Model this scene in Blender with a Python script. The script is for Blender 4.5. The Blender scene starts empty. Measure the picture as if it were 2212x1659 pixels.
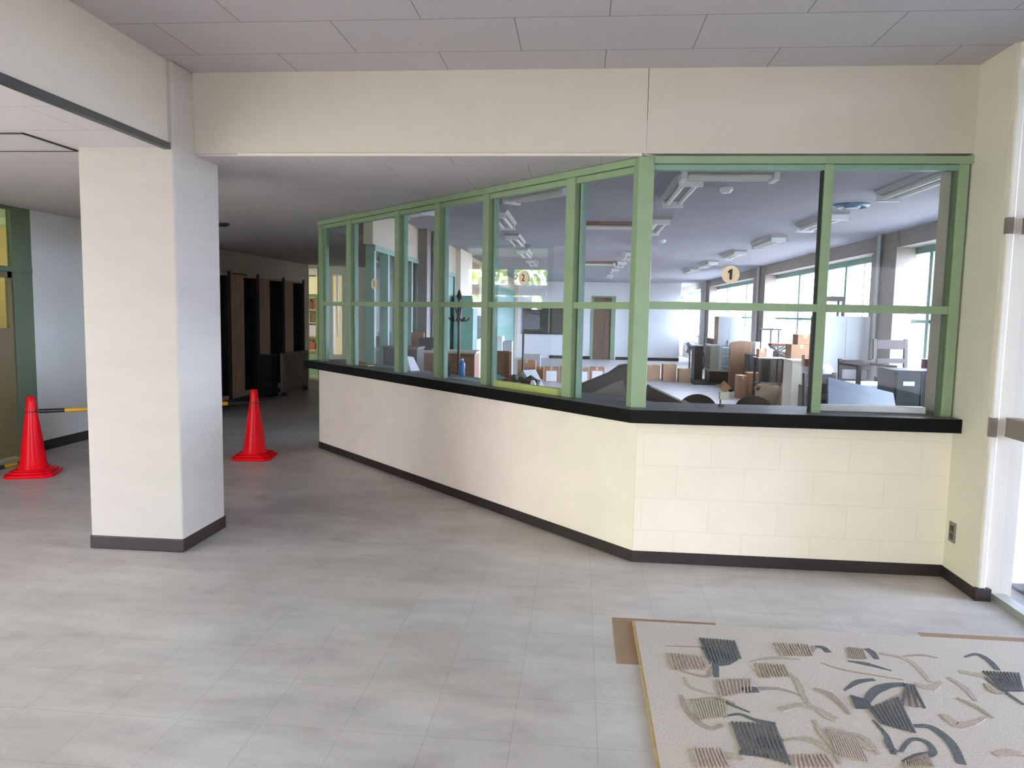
import bpy, bmesh, math, random
from mathutils import Vector, Matrix, Euler
random.seed(7)
S = bpy.context.scene
C = S.collection
PI = math.pi

# ------------------------------------------------------------------ camera
def lin(c):
    c = c / 255.0
    return c / 12.92 if c <= 0.04045 else ((c + 0.055) / 1.055) ** 2.4
def rgb(r, g, b): return (lin(r), lin(g), lin(b), 1.0)

yaw, pit, rol = math.radians(5.113), math.radians(5.475), math.radians(1.08)
fw = Vector((-math.sin(yaw) * math.cos(pit), math.cos(yaw) * math.cos(pit), -math.sin(pit)))
rt = Vector((math.cos(yaw), math.sin(yaw), 0)); up = rt.cross(fw)
r2 = rt * math.cos(rol) + up * math.sin(rol); u2 = -rt * math.sin(rol) + up * math.cos(rol)
cd = bpy.data.cameras.new('camera'); cam = bpy.data.objects.new('camera', cd); C.objects.link(cam)
cd.sensor_fit = 'HORIZONTAL'; cd.sensor_width = 36.0; cd.lens = 36.0 * 1610.0 / 2212.0
cd.clip_start = 0.05; cd.clip_end = 300
Mx = Matrix((r2, u2, -fw)).transposed().to_4x4(); Mx.translation = Vector((0, 0, 1.5)); cam.matrix_world = Mx
S.camera = cam

# ------------------------------------------------------------------ sky, exposure
w = bpy.data.worlds.new('sky'); S.world = w; w.use_nodes = True
wn = w.node_tree; bg = wn.nodes['Background']
bg.inputs[1].default_value = 5.0
_g = wn.nodes.new('ShaderNodeTexCoord'); _s = wn.nodes.new('ShaderNodeSeparateXYZ'); _r = wn.nodes.new('ShaderNodeValToRGB')   # sky, with brightness added towards the window side (+x) to light the office
wn.links.new(_g.outputs['Generated'], _s.inputs[0]); wn.links.new(_s.outputs[0], _r.inputs[0]); wn.links.new(_r.outputs[0], bg.inputs[0])
_r.color_ramp.elements[0].position = 0.15; _r.color_ramp.elements[0].color = (0.93, 0.95, 1.0, 1)
_r.color_ramp.elements[1].position = 0.75; _r.color_ramp.elements[1].color = (2.8, 3.25, 4.25, 1)
sl = bpy.data.lights.new('sun', 'SUN'); sl.energy = 18.0; sl.angle = 0.02; sl.color = (1.0, 0.965, 0.92)
sun = bpy.data.objects.new('sun', sl); C.objects.link(sun); sun.rotation_euler = Vector((0.50, -0.22, -0.84)).to_track_quat('-Z', 'Y').to_euler()
vs = S.view_settings; vs.view_transform = 'Standard'; vs.look = 'None'; vs.gamma = 1.0; vs.exposure = 1.22
vs.use_curve_mapping = False
cy = S.cycles; cy.use_denoising = True; cy.max_bounces = 14; cy.diffuse_bounces = 9; cy.glossy_bounces = 5
cy.transparent_max_bounces = 24; cy.transmission_bounces = 8; cy.sample_clamp_indirect = 8.0
cy.caustics_reflective = False; cy.caustics_refractive = False

def portal(loc, size, look):
    l = bpy.data.lights.new('daylight_opening', 'AREA'); l.shape = 'RECTANGLE'; l.size, l.size_y = size
    o = bpy.data.objects.new('daylight_opening', l); C.objects.link(o); o.location = loc
    o.rotation_euler = Vector(look).to_track_quat('-Z', 'Y').to_euler(); l.cycles.is_portal = True

# ------------------------------------------------------------------ mesh helpers
class MB:
    def __init__(s): s.bm = bmesh.new(); s.mi = 0
    def face(s, vs):
        try:
            f = s.bm.faces.new(vs); f.material_index = s.mi; return f
        except ValueError: return None
    def hexa(s, P):
        v = [s.bm.verts.new(p) for p in P]
        for q in ((3,2,1,0),(4,5,6,7),(0,1,5,4),(1,2,6,5),(2,3,7,6),(3,0,4,7)): s.face([v[i] for i in q])
        return s
    def box(s, x0, x1, y0, y1, z0, z1, M=None):
        P = [Vector(p) for p in ((x0,y0,z0),(x1,y0,z0),(x1,y1,z0),(x0,y1,z0),(x0,y0,z1),(x1,y0,z1),(x1,y1,z1),(x0,y1,z1))]
        if M is not None: P = [M @ p for p in P]
        return s.hexa(P)
    def prism(s, poly, z0, z1, M=None):
        a = [Vector((x, y, z0)) for x, y in poly]; b = [Vector((x, y, z1)) for x, y in poly]
        if M is not None: a = [M @ p for p in a]; b = [M @ p for p in b]
        a = [s.bm.verts.new(p) for p in a]; b = [s.bm.verts.new(p) for p in b]; n = len(a)
        s.face(a[::-1]); s.face(b)
        for i in range(n): s.face([a[i], a[(i+1)%n], b[(i+1)%n], b[i]])
        return s
    def tube(s, pts, r, n=8, cap=True):
        pts = [Vector(p) for p in pts]; rings = []
        rr = r if isinstance(r, (list, tuple)) else [r] * len(pts)
        for i, p in enumerate(pts):
            d = (pts[min(i+1, len(pts)-1)] - pts[max(i-1, 0)]).normalized()
            a = Vector((0, 0, 1)) if abs(d.z) < 0.9 else Vector((1, 0, 0))
            u = d.cross(a).normalized(); v = d.cross(u)
            rings.append([s.bm.verts.new(p + (u*math.cos(2*PI*k/n) + v*math.sin(2*PI*k/n)) * rr[i]) for k in range(n)])
        for A, B in zip(rings, rings[1:]):
            for k in range(n): s.face([A[k], A[(k+1)%n], B[(k+1)%n], B[k]])
        if cap: s.face(rings[0][::-1]); s.face(rings[-1])
        return s
    def lathe(s, prof, c=(0,0,0), n=24, M=None):
        rings = []
        for r, z in prof:
            ring = []
            for k in range(n):
                p = Vector((c[0] + r*math.cos(2*PI*k/n), c[1] + r*math.sin(2*PI*k/n), c[2] + z))
                if M is not None: p = M @ p
                ring.append(s.bm.verts.new(p))
            rings.append(ring)
        for A, B in zip(rings, rings[1:]):
            for k in range(n): s.face([A[k], A[(k+1)%n], B[(k+1)%n], B[k]])
        s.face(rings[0][::-1]); s.face(rings[-1]); return s

def obj(name, mb, mats, parent=None, bevel=0, smooth=False, kind=None):
    bmesh.ops.recalc_face_normals(mb.bm, faces=mb.bm.faces[:])
    me = bpy.data.meshes.new(name); mb.bm.to_mesh(me); mb.bm.free()
    for m in (mats if isinstance(mats, (list, tuple)) else [mats]): me.materials.append(m)
    o = bpy.data.objects.new(name, me); C.objects.link(o)
    if parent is not None: o.parent = parent
    if bevel:
        b = o.modifiers.new('bevel', 'BEVEL'); b.width = bevel; b.segments = 2; b.limit_method = 'ANGLE'
    if smooth:
        for p in me.polygons: p.use_smooth = True
        try:
            me.set_sharp_from_angle(angle=math.radians(38))
        except Exception: pass
    if kind: o['kind'] = kind
    return o
def struct(name, mb, mats, parent=None, bevel=0):
    return obj(name, mb, mats, parent, bevel, kind=None if parent else 'structure')
def tag(o, label, cat, group=None):
    o['label'] = label; o['category'] = cat
    if group: o['group'] = group
    return o
def thing(name, label, cat, loc=(0,0,0), rz=0.0, group=None):
    o = bpy.data.objects.new(name, None); C.objects.link(o); o.location = loc; o.rotation_euler = (0, 0, rz)
    o.empty_display_size = 0.1
    return tag(o, label, cat, group)
def dup(root, loc, rz, label, group=None):
    r = root.copy(); C.objects.link(r); r.location = loc; r.rotation_euler = (root.rotation_euler.x, root.rotation_euler.y, rz); r['label'] = label
    if group: r['group'] = group
    for ch in list(root.children):
        c = ch.copy(); C.objects.link(c); c.parent = r
        for g in list(ch.children):
            d = g.copy(); C.objects.link(d); d.parent = c
    return r
def TR(loc=(0,0,0), rx=0, ry=0, rz=0):
    return Matrix.Translation(Vector(loc)) @ Euler((rx, ry, rz)).to_matrix().to_4x4()

# ------------------------------------------------------------------ materials
def mat(name, col, rough=0.6, var=0.06, scale=6.0, metal=0.0, bump=0.0, col2=None, stretch=(1,1,1), spec=0.5, detail=4.0):
    m = bpy.data.materials.new(name); m.use_nodes = True; nt = m.node_tree; p = nt.nodes['Principled BSDF']
    p.inputs['Roughness'].default_value = rough; p.inputs['Metallic'].default_value = metal
    p.inputs['Specular IOR Level'].default_value = spec
    c = rgb(*col)
    if var > 0 or col2:
        tc = nt.nodes.new('ShaderNodeNewGeometry'); mp = nt.nodes.new('ShaderNodeMapping'); mp.inputs['Scale'].default_value = stretch
        nz = nt.nodes.new('ShaderNodeTexNoise'); nz.inputs['Scale'].default_value = scale; nz.inputs['Detail'].default_value = detail
        rp = nt.nodes.new('ShaderNodeValToRGB'); e = rp.color_ramp.elements
        e[0].position = 0.3; e[1].position = 0.7
        if col2: e[0].color = rgb(*col2); e[1].color = c
        else:
            e[0].color = tuple(x * (1 - var) for x in c[:3]) + (1,); e[1].color = tuple(min(1, x * (1 + var)) for x in c[:3]) + (1,)
        nt.links.new(tc.outputs['Position'], mp.inputs[0]); nt.links.new(mp.outputs[0], nz.inputs[0]); nt.links.new(nz.outputs[0], rp.inputs[0])
        nt.links.new(rp.outputs[0], p.inputs['Base Color'])
        if bump:
            b = nt.nodes.new('ShaderNodeBump'); b.inputs['Strength'].default_value = bump; b.inputs['Distance'].default_value = 0.004
            nt.links.new(nz.outputs[0], b.inputs['Height']); nt.links.new(b.outputs[0], p.inputs['Normal'])
    else: p.inputs['Base Color'].default_value = c
    return m

def brick_mat(name, c1, c2, cm, bw, rh, off, mortar, phase, rough, speck=(120, 0.06), streak=None, plane='xy', spec=0.5):
    """tiles or boards laid in a grid, with their own speckle and scuffs"""
    m = bpy.data.materials.new(name); m.use_nodes = True; nt = m.node_tree; p = nt.nodes['Principled BSDF']
    L = nt.links.new; N = nt.nodes.new
    g = N('ShaderNodeNewGeometry'); sub = N('ShaderNodeVectorMath'); sub.operation = 'SUBTRACT'; sub.inputs[1].default_value = phase
    L(g.outputs['Position'], sub.inputs[0]); vec = sub.outputs[0]
    if plane != 'xy':
        sx = N('ShaderNodeSeparateXYZ'); cx = N('ShaderNodeCombineXYZ'); L(vec, sx.inputs[0])
        L(sx.outputs[0], cx.inputs[0]); L(sx.outputs[2], cx.inputs[1]); vec = cx.outputs[0]
    b = N('ShaderNodeTexBrick'); b.offset = off; b.offset_frequency = 2; b.squash = 1
    b.inputs['Scale'].default_value = 1; b.inputs['Brick Width'].default_value = bw; b.inputs['Row Height'].default_value = rh
    b.inputs['Mortar Size'].default_value = mortar; b.inputs['Mortar Smooth'].default_value = 0.1; b.inputs['Bias'].default_value = 0
    b.inputs['Color1'].default_value = rgb(*c1); b.inputs['Color2'].default_value = rgb(*c2); b.inputs['Mortar'].default_value = rgb(*cm)
    L(vec, b.inputs['Vector']); col = b.outputs['Color']
    def mul(col, scale, amt, stretch=(1,1,1), lo=0.35, hi=0.65, tint=None):
        mp = N('ShaderNodeMapping'); mp.inputs['Scale'].default_value = stretch; L(g.outputs['Position'], mp.inputs[0])
        nz = N('ShaderNodeTexNoise'); nz.inputs['Scale'].default_value = scale; nz.inputs['Detail'].default_value = 5; L(mp.outputs[0], nz.inputs[0])
        rp = N('ShaderNodeValToRGB'); e = rp.color_ramp.elements; e[0].position = lo; e[1].position = hi
        t = tint or (1 - amt,) * 3; e[0].color = (*t, 1); e[1].color = (1, 1, 1, 1); L(nz.outputs[0], rp.inputs[0])
        mx = N('ShaderNodeMix'); mx.data_type = 'RGBA'; mx.blend_type = 'MULTIPLY'; mx.inputs[0].default_value = 1
        L(col, mx.inputs[6]); L(rp.outputs[0], mx.inputs[7]); return mx.outputs[2]
    col = mul(col, speck[0], speck[1])
    for s in (streak or []): col = mul(col, *s)
    L(col, p.inputs['Base Color']); p.inputs['Roughness'].default_value = rough; p.inputs['Specular IOR Level'].default_value = spec
    return m

def glass_mat(name, tint=(0.965, 0.975, 0.985), refl=1.0):
    m = bpy.data.materials.new(name); m.use_nodes = True; nt = m.node_tree; nt.nodes.clear(); N = nt.nodes.new; L = nt.links.new
    out = N('ShaderNodeOutputMaterial'); mx = N('ShaderNodeMixShader'); tr = N('ShaderNodeBsdfTransparent'); gl = N('ShaderNodeBsdfGlossy')
    tr.inputs[0].default_value = (*tint, 1); gl.inputs['Roughness'].default_value = 0.0; gl.inputs[0].default_value = (1, 1, 1, 1)
    lwt = N('ShaderNodeLayerWeight'); lwt.inputs[0].default_value = 0.5      # facing = 1 - |cos|, so both faces of the pane behave alike
    pw = N('ShaderNodeMath'); pw.operation = 'POWER'; pw.inputs[1].default_value = 5.0; L(lwt.outputs['Facing'], pw.inputs[0])
    ma = N('ShaderNodeMath'); ma.operation = 'MULTIPLY_ADD'; ma.inputs[1].default_value = 0.96; ma.inputs[2].default_value = 0.04 * refl; L(pw.outputs[0], ma.inputs[0])
    L(ma.outputs[0], mx.inputs[0]); L(tr.outputs[0], mx.inputs[1]); L(gl.outputs[0], mx.inputs[2]); L(mx.outputs[0], out.inputs[0])
    return m

M = {}
M['cream'] = mat('cream_wall_paint', (212, 204, 191), 0.75, 0.025, 3.0, bump=0.04)
M['counter_paint'] = brick_mat('cream_painted_block', (238, 228, 210), (236, 226, 208), (230, 219, 201), 0.40, 0.20, 0.5, 0.003, (0, 0, 0), 0.6, speck=(5, 0.03), plane='xz')
M['pillar'] = mat('pillar_paint', (178, 171, 162), 0.7, 0.03, 2.0, stretch=(1, 1, 6), bump=0.04)
M['beam'] = mat('beam_paint', (197, 188, 174), 0.8, 0.02, 3.0)
M['office_wall'] = mat('office_wall_paint', (232, 232, 234), 0.7, 0.02, 2.0)
M['window_wall'] = mat('shaded_window_wall_paint', (158, 148, 138), 0.7, 0.03, 3)  # backlit shade of the window wall put into its base colour
M['left_wall'] = mat('beige_office_paint', (200, 188, 166), 0.7, 0.03, 3)
M['hall_wall'] = mat('hall_wall_paint', (206, 204, 196), 0.7, 0.03, 2.0)
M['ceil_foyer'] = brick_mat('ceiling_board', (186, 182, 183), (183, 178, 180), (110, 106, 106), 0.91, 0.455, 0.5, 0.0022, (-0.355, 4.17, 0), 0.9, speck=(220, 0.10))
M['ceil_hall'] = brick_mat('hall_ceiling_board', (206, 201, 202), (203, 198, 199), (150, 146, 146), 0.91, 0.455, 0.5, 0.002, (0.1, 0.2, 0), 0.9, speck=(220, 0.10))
M['floor'] = brick_mat('vinyl_floor_tile', (199, 194, 192), (195, 190, 188), (174, 168, 163), 0.303, 0.303, 0.0, 0.0015, (0.1, 0.05, 0), 0.42,
    speck=(60, 0.07), streak=[(2.2, 0.13, (0.6, 1.6, 1), 0.42, 0.6), (7, 0.10, (0.6, 1.6, 1), 0.36, 0.55), (1.1, 0.09, (1, 1, 1), 0.35, 0.6, (0.93, 0.90, 0.86)), (3.1, 0.1, (1, 1, 1), 0.3, 0.42, (0.86, 0.84, 0.86))])
M['skirt'] = mat('black_vinyl_skirting', (40, 32, 30), 0.5, 0.1, 8)
M['green'] = mat('pale_green_paint', (136, 158, 124), 0.45, 0.05, 12)
M['green_mid'] = mat('mid_green_paint', (124, 158, 138), 0.45, 0.05, 12)
M['green_dk'] = mat('dark_green_paint', (90, 104, 76), 0.5, 0.05, 8)
M['teal'] = mat('teal_paint', (130, 164, 150), 0.5, 0.04, 5)
M['gasket'] = mat('dark_gasket', (32, 40, 36), 0.6, 0)
M['ledge'] = mat('worn_counter_top', (88, 90, 88), 0.4, 0.12, 14)
M['ledge_edge'] = mat('black_counter_edge', (7, 7, 7), 0.5, 0.1, 10, spec=0.15)
M['glass'] = glass_mat('window_glass')
M['glass_front'] = glass_mat('front_screen_glass', refl=0.55)
M['glass_left'] = glass_mat('angled_screen_glass', refl=1.3)
M['glass_case'] = glass_mat('case_glass', (0.92, 0.965, 0.96))
M['disc'] = mat('cream_disc', (226, 206, 172), 0.6, 0)
M['black'] = mat('black_print', (28, 20, 22), 0.6, 0)
M['red_cone'] = mat('red_cone_plastic', (232, 12, 30), 0.2, 0.04, 9, spec=0.15)
M['yellow'] = mat('yellow_plastic', (214, 160, 30), 0.4, 0.05, 10)
M['blackp'] = mat('black_plastic', (26, 26, 26), 0.4, 0.05, 10)
M['rug'] = mat('cream_pile', (206, 196, 184), 0.95, 0.0, 160, bump=0.9, col2=(178, 167, 158), spec=0.1)
M['rug_dk'] = mat('slate_pile', (100, 102, 104), 0.95, 0.25, 120, bump=0.6, spec=0.1)
M['rug_br'] = mat('brown_pile', (158, 143, 130), 0.95, 0.18, 120, bump=0.6, spec=0.1)
M['rug_ol'] = mat('olive_pile', (166, 158, 140), 0.95, 0.18, 120, bump=0.6, spec=0.1)
M['rug_pk'] = mat('rose_brown_pile', (176, 158, 148), 0.95, 0.18, 120, bump=0.6, spec=0.1)
M['rug_edge'] = mat('tan_binding', (190, 164, 124), 0.9, 0.1, 40)
M['kraft'] = mat('brown_underlay', (150, 122, 98), 0.85, 0.08, 10)
M['wood_dk'] = mat('dark_wood', (44, 34, 28), 0.55, 0.18, 9, stretch=(1, 1, 0.15))
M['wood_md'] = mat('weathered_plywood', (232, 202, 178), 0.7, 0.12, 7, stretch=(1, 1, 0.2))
M['wood_or'] = mat('orange_brown_wood', (148, 104, 72), 0.5, 0.1, 7, stretch=(0.3, 1, 1))
M['wood_br'] = mat('brown_wood', (112, 80, 56), 0.5, 0.14, 9, stretch=(1, 1, 0.2))
M['chair_wood'] = mat('dark_chair_wood', (50, 35, 29), 0.5, 0.12, 9)
M['wood_lt'] = mat('light_wood', (186, 150, 112), 0.5, 0.1, 9)
M['void'] = mat('near_black_board', (20, 17, 16), 0.8, 0.15, 8)
M['carton'] = mat('cardboard', (160, 120, 90), 0.85, 0.06, 9)
M['carton_lt'] = mat('pale_cardboard', (190, 156, 126), 0.85, 0.05, 9)
M['tape'] = mat('packing_tape', (196, 170, 130), 0.35, 0.03, 9)
M['paper'] = mat('white_paper', (232, 232, 234), 0.8, 0.02, 9)
M['white'] = mat('white_enamel', (232, 234, 236), 0.4, 0.02, 4)
M['creamp'] = mat('cream_laminate', (212, 204, 182), 0.5, 0.03, 4)
M['grey'] = mat('grey_steel', (58, 62, 63), 0.45, 0.06, 6)
M['grey_dk'] = mat('dark_grey_steel', (42, 45, 46), 0.45, 0.1, 6)
M['grey_lt'] = mat('light_grey_plastic', (168, 168, 168), 0.5, 0.04, 6)
M['bluegrey'] = mat('blue_grey_laminate', (86, 95, 102), 0.5, 0.12, 5)
M['lamp_body'] = mat('lamp_enamel', (176, 173, 168), 0.5, 0.03, 6)
M['lamp_brown'] = mat('browned_lamp', (138, 108, 88), 0.6, 0.08, 6)
M['tube'] = mat('unlit_tube', (226, 226, 218), 0.3, 0.02, 6)
M['vent'] = mat('blue_grey_vent', (98, 130, 152), 0.35, 0.05, 6)
M['bottle'] = mat('blue_plastic', (64, 120, 196), 0.3, 0.08, 40)
M['redbr'] = mat('red_brown_wood', (96, 44, 34), 0.5, 0.1, 8)
M['red'] = mat('red_plastic', (176, 36, 44), 0.4, 0.04, 8)
M['wicker'] = mat('wicker', (150, 132, 106), 0.8, 0.3, 70)
M['junk1'] = mat('dull_cloth', (80, 84, 82), 0.9, 0.3, 30)
M['junk2'] = mat('dark_red_cloth', (70, 40, 40), 0.9, 0.3, 30)
M['junk3'] = mat('pale_green_sheet', (150, 186, 168), 0.7, 0.1, 30)
M['alu'] = mat('aluminium', (186, 190, 188), 0.35, 0.03, 6, metal=0.6)
M['bronze'] = mat('grey_brown_metal', (124, 116, 106), 0.45, 0.04, 6)
M['pale_frame'] = mat('pale_door_frame', (220, 214, 204), 0.5, 0.02, 6)
M['porch'] = mat('white_render', (236, 238, 240), 0.8, 0.02, 4)
M['mat_dk'] = mat('dark_door_mat', (84, 82, 92), 0.95, 0.1, 60)
M['ground'] = mat('outdoor_paving', (150, 148, 146), 0.9, 0.05, 3)
M['leaf'] = mat('leaves', (190, 226, 96), 0.6, 0.3, 5)
_nt = M['leaf'].node_tree; _tl = _nt.nodes.new('ShaderNodeBsdfTranslucent'); _tl.inputs[0].default_value = rgb(230, 250, 120); _mx = _nt.nodes.new('ShaderNodeMixShader'); _mx.inputs[0].default_value = 0.5
_nt.links.new(_nt.nodes['Principled BSDF'].outputs[0], _mx.inputs[1]); _nt.links.new(_tl.outputs[0], _mx.inputs[2]); _nt.links.new(_mx.outputs[0], _nt.nodes['Material Output'].inputs[0])
M['bark'] = mat('bark', (90, 74, 58), 0.9, 0.2, 10)
M['peach'] = mat('peach_wall_paint', (230, 190, 150), 0.8, 0.02, 3)
M['board_green'] = mat('dark_notice_board', (70, 66, 58), 0.7, 0.08, 5)
M['olive'] = mat('olive_brown_door', (112, 98, 62), 0.55, 0.06, 6)
M['brown_panel'] = mat('tan_wall_panel', (158, 132, 106), 0.7, 0.05, 4)
M['coat'] = mat('dark_red_wood', (70, 42, 40), 0.45, 0.1, 12)
M['lime'] = mat('lime_green_paint', (168, 180, 106), 0.45, 0.05, 12)
M['books'] = [mat('book_cover', c, 0.6, 0.05, 20) for c in ((180, 70, 44), (70, 64, 60), (224, 214, 196), (96, 90, 70), (150, 48, 40), (120, 96, 60), (60, 66, 84))]

# ------------------------------------------------------------------ setting: floor, ceilings
CL, HC, FC, OC = 4.479, 2.42, 2.91, 2.55          # counter line; hall, foyer, office ceilings
struct('floor', MB().box(-5.6, 2.36, -1.5, 4.6, -0.12, 0.0).box(-13, -5.6, 2.8, 4.6, -0.12, 0.0).box(-5.6, -2.6, -3.4, -1.5, -0.12, 0.0).box(-13, 4.12, 4.6, 31.5, -0.12, 0.0), M['floor'])
struct('ground_outside', MB().box(-60, 60, -60, 90, -0.5, -0.14), M['ground'])
struct('porch_slab', MB().box(2.36, 8, -5.2, 4.46, -0.14, -0.012), M['ground'])
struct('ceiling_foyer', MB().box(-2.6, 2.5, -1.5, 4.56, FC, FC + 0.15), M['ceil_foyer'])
A2, B2 = Vector((0.355, CL)), Vector((-2.782, 7.773))          # left run of the counter
dL = (B2 - A2).normalized(); nL = Vector((-dL.y, dL.x)) * -1     # nL points into the office
if nL.y < 0: nL = -nL
def lp(d, o): q = A2 + dL * d + nL * o; return (q.x, q.y)
LL = (B2 - A2).length
hc = MB(); hc.prism([(0.355, CL + 0.02), (-2.782, 7.773), (-2.72, 9.6), (-2.2, 9.6), (-2.2, 31.5), (-13, 31.5), (-13, 10.9), (-5.55, 10.9), (-5.55, -3.4), (-2.43, -3.4), (-2.43, 4.24), (-2.58, 4.24), (-2.58, CL + 0.02)], HC, HC + 0.2)
hc.prism([lp(0, 0.0), lp(0, .09), lp(LL, .09), lp(LL, 0.0)], HC + 0.001, HC + 0.2)
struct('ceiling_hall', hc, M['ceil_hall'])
oc = MB(); oc.prism([(0.30, CL + 0.07), (4.2, CL + 0.07), (4.2, 31.5), (-2.21, 31.5), (-2.21, 9.58), (-2.69, 9.58), (-2.69, 7.80)], OC, OC + 0.2)
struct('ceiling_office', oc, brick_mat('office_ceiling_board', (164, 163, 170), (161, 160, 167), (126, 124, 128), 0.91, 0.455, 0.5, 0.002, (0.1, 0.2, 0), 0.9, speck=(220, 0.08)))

struct('roof', MB().box(-5.8, 4.2, -1.5, 31.5, 3.12, 3.3).box(-13, -5.8, 2.8, 31.5, 3.12, 3.3).box(-5.8, -2.6, -3.4, -1.5, 3.12, 3.3), M['ground'])
# beams and pillar
bm_ = MB(); bm_.box(-2.381, 0.3535, CL, CL + 0.22, HC + 0.012, FC); bm_.box(0.3565, 2.166, CL, CL + 0.22, HC + 0.012, FC)
beam = struct('beam_front', bm_, M['beam'])
struct('beam_left', MB().box(-2.72, -2.415, -3.3, 4.30, HC + 0.02, FC), M['beam'])
struct('trim_1', MB().box(-2.44, -2.40, -3.2, 4.25, HC - 0.012, HC + 0.024), M['grey'])
struct('trim_2', MB().box(-2.10, 0.33, CL - 0.012, CL + 0.02, HC - 0.004, HC + 0.012), M['cream'])
struct('pillar', MB().box(-2.975, -2.382, 4.247, 4.79, 0, FC), M['pillar'], bevel=0.012)
struct('baseboard_pillar', MB().box(-2.981, -2.376, 4.241, 4.796, 0, 0.082), M['skirt'], bevel=0.006)
# inspection hatch in the hall ceiling
ht = MB()
for a in ((-3.55, -3.03, 3.885, 3.893), (-3.55, -3.03, 4.325, 4.333), (-3.04, -3.028, 3.885, 4.333), (-3.55, -3.538, 3.885, 4.333)): ht.box(*a, HC - 0.008, HC + 0.001)
t = thing('ceiling_hatch', 'square ceiling access hatch with dark frame, left of the big square pillar', 'hatch', (0, 0, 0))
obj('frame', ht, M['grey_dk'], t); obj('panel', MB().box(-3.538, -3.04, 3.893, 4.325, HC - 0.004, HC + 0.001), M['ceil_hall'], t)

# right end of the foyer: wall stub, baseboard, outlet, glazed entrance
struct('wall_right', MB().box(2.163, 2.36, 4.135, 4.70, 0, FC), M['cream'])
struct('baseboard_right', MB().prism([(2.158, 4.10), (2.158, CL - 0.002), (2.24, CL - 0.002), (2.24, 4.10)], 0, 0.066), M['skirt'])
dr = struct('door_1', MB().box(2.175, 2.215, 4.108, 4.136, 0.066, FC), M['pale_frame'], bevel=0.008)
fr = MB()
fr.box(2.27, 2.32, 4.245, 4.30, 0, 2.88); fr.box(2.27, 2.32, 1.9, 1.96, 0, 2.88); fr.box(2.27, 2.32, 1.9, 1.97, 0, 2.88)
fr.box(2.26, 2.33, 1.9, 4.30, 0, 0.035); fr.box(2.26, 2.33, 1.9, 4.30, 2.84, FC)
struct('door_frame', fr, M['alu'], dr)
rails = MB(); rails.box(2.262, 2.328, 1.9, 4.27, 0.893, 0.995); rails.box(2.262, 2.328, 1.9, 4.27, 1.952, 2.035)
rails.box(2.172, 2.205, 4.105, 4.14, 0.893, 0.995); rails.box(2.172, 2.205, 4.105, 4.14, 1.952, 2.035)
struct('push_rail', rails, M['bronze'], dr)
struct('gasket', MB().box(2.288, 2.304, 4.205, 4.217, 0.035, 2.84), M['gasket'], dr)
struct('pane', MB().box(2.292, 2.297, 1.96, 4.245, 0.035, 2.84), M['glass'], dr)
struct('wall_right_rear', MB().box(2.25, 2.4, -1.5, 1.9, 0, FC), M['cream'])
struct('canopy_light_block', MB().box(2.40, 7.6, 1.3, 4.7, 2.64, 2.8), M['porch'])  # unseen canopy, added to cut the daylight through the entrance door
struct('wall_glare_block', MB().box(2.40, 7.6, 1.3, 1.5, -0.2, 3.1), M['grey_lt'])  # unseen wall, added to keep bright outdoors from mirroring in the front glass
struct('wall_porch', MB().box(2.36, 8, CL + 0.02, 4.70, -0.2, 3.4), M['porch'])
tag(obj('door_mat', MB().box(2.50, 4.4, 3.2, 4.40, -0.013, 0.004), M['mat_dk']), 'dark grey door mat lying outside the glass entrance door', 'mat')
t = thing('wall_outlet', 'small brown power outlet plate low on the cream wall at the right', 'outlet', (2.163, 4.392, 0.235))
obj('plate', MB().box(-0.007, 0.001, -0.035, 0.035, 0, 0.115), M['bronze'], t, bevel=0.002)
so = MB(); so.box(-0.010, -0.005, -0.018, 0.018, 0.018, 0.052); so.box(-0.010, -0.005, -0.018, 0.018, 0.063, 0.097); obj('socket', so, M['grey_dk'], t)

# rear of the foyer (behind the viewer): unseen walls, openings sized for the light they let in
rw = MB(); rw.box(-2.6, 2.4, -1.5, -1.3, 2.2, FC); rw.box(-2.6, -0.85, -1.5, -1.3, 0, 2.2); rw.box(0.8, 2.4, -1.5, -1.3, 0, 2.2); rw.box(-2.7, -2.55, -3.4, -1.3, 0, FC)
struct('wall_back', rw, M['cream'])
struct('wall_hall_back', MB().box(-5.6, -5.4, -3.4, -3.2, 0, FC).box(-5.45, -2.6, -3.4, -3.2, 2.41, FC).box(-4.2, -2.6, -3.4, -3.2, 0, 2.41), M['hall_wall'])

# ------------------------------------------------------------------ reception counter
struct('wall_counter_front', MB().box(0.3560, 2.163, CL, CL + 0.14, 0, 0.869), M['counter_paint'])
lw = MB(); lw.prism([lp(0, 0), lp(LL, 0), lp(LL, 0.14), lp(-0.06, 0.14), (0.354, CL + 0.14), (0.354, CL)], 0, 0.869)
struct('wall_counter_left', lw, mat('cream_counter_paint', (238, 225, 211), 0.6, 0.03, 4))
struct('baseboard_counter', MB().prism([(2.157, CL - 0.006), (0.3525, CL - 0.006), lp(0, -0.006), lp(LL + 0.006, -0.006), lp(LL + 0.006, 0.1), lp(0, 0.05), (2.157, CL + 0.05)], 0, 0.07), M['skirt'])
ct = thing('reception_counter', 'long black-edged reception counter ledge that bends under the green glass screen', 'counter', (0, 0, 0))
def ledge(i0, i1, z0, z1):
    k = math.tan(math.radians(23.2))
    o0, o1 = i0, i1
    mitre = lambda o: ((0.355 + o * k), CL + o) if True else 0
    a = mitre(o0); b = mitre(o1)
    return a, b
def offset_poly(o0, o1, xr, dl):
    # outline between offsets o0 (towards the foyer, negative) and o1 (towards the office) along both runs
    def corner(o):  # meeting point of the line y=CL+o and the left line offset by o
        q = A2 + nL * o; t = (CL + o - q.y) / dL.y; p = q + dL * t; return (p.x, p.y)
    return [(xr, CL + o0), corner(o0), lp(dl, o0), lp(dl, o1), corner(o1), (xr, CL + o1)]
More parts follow.
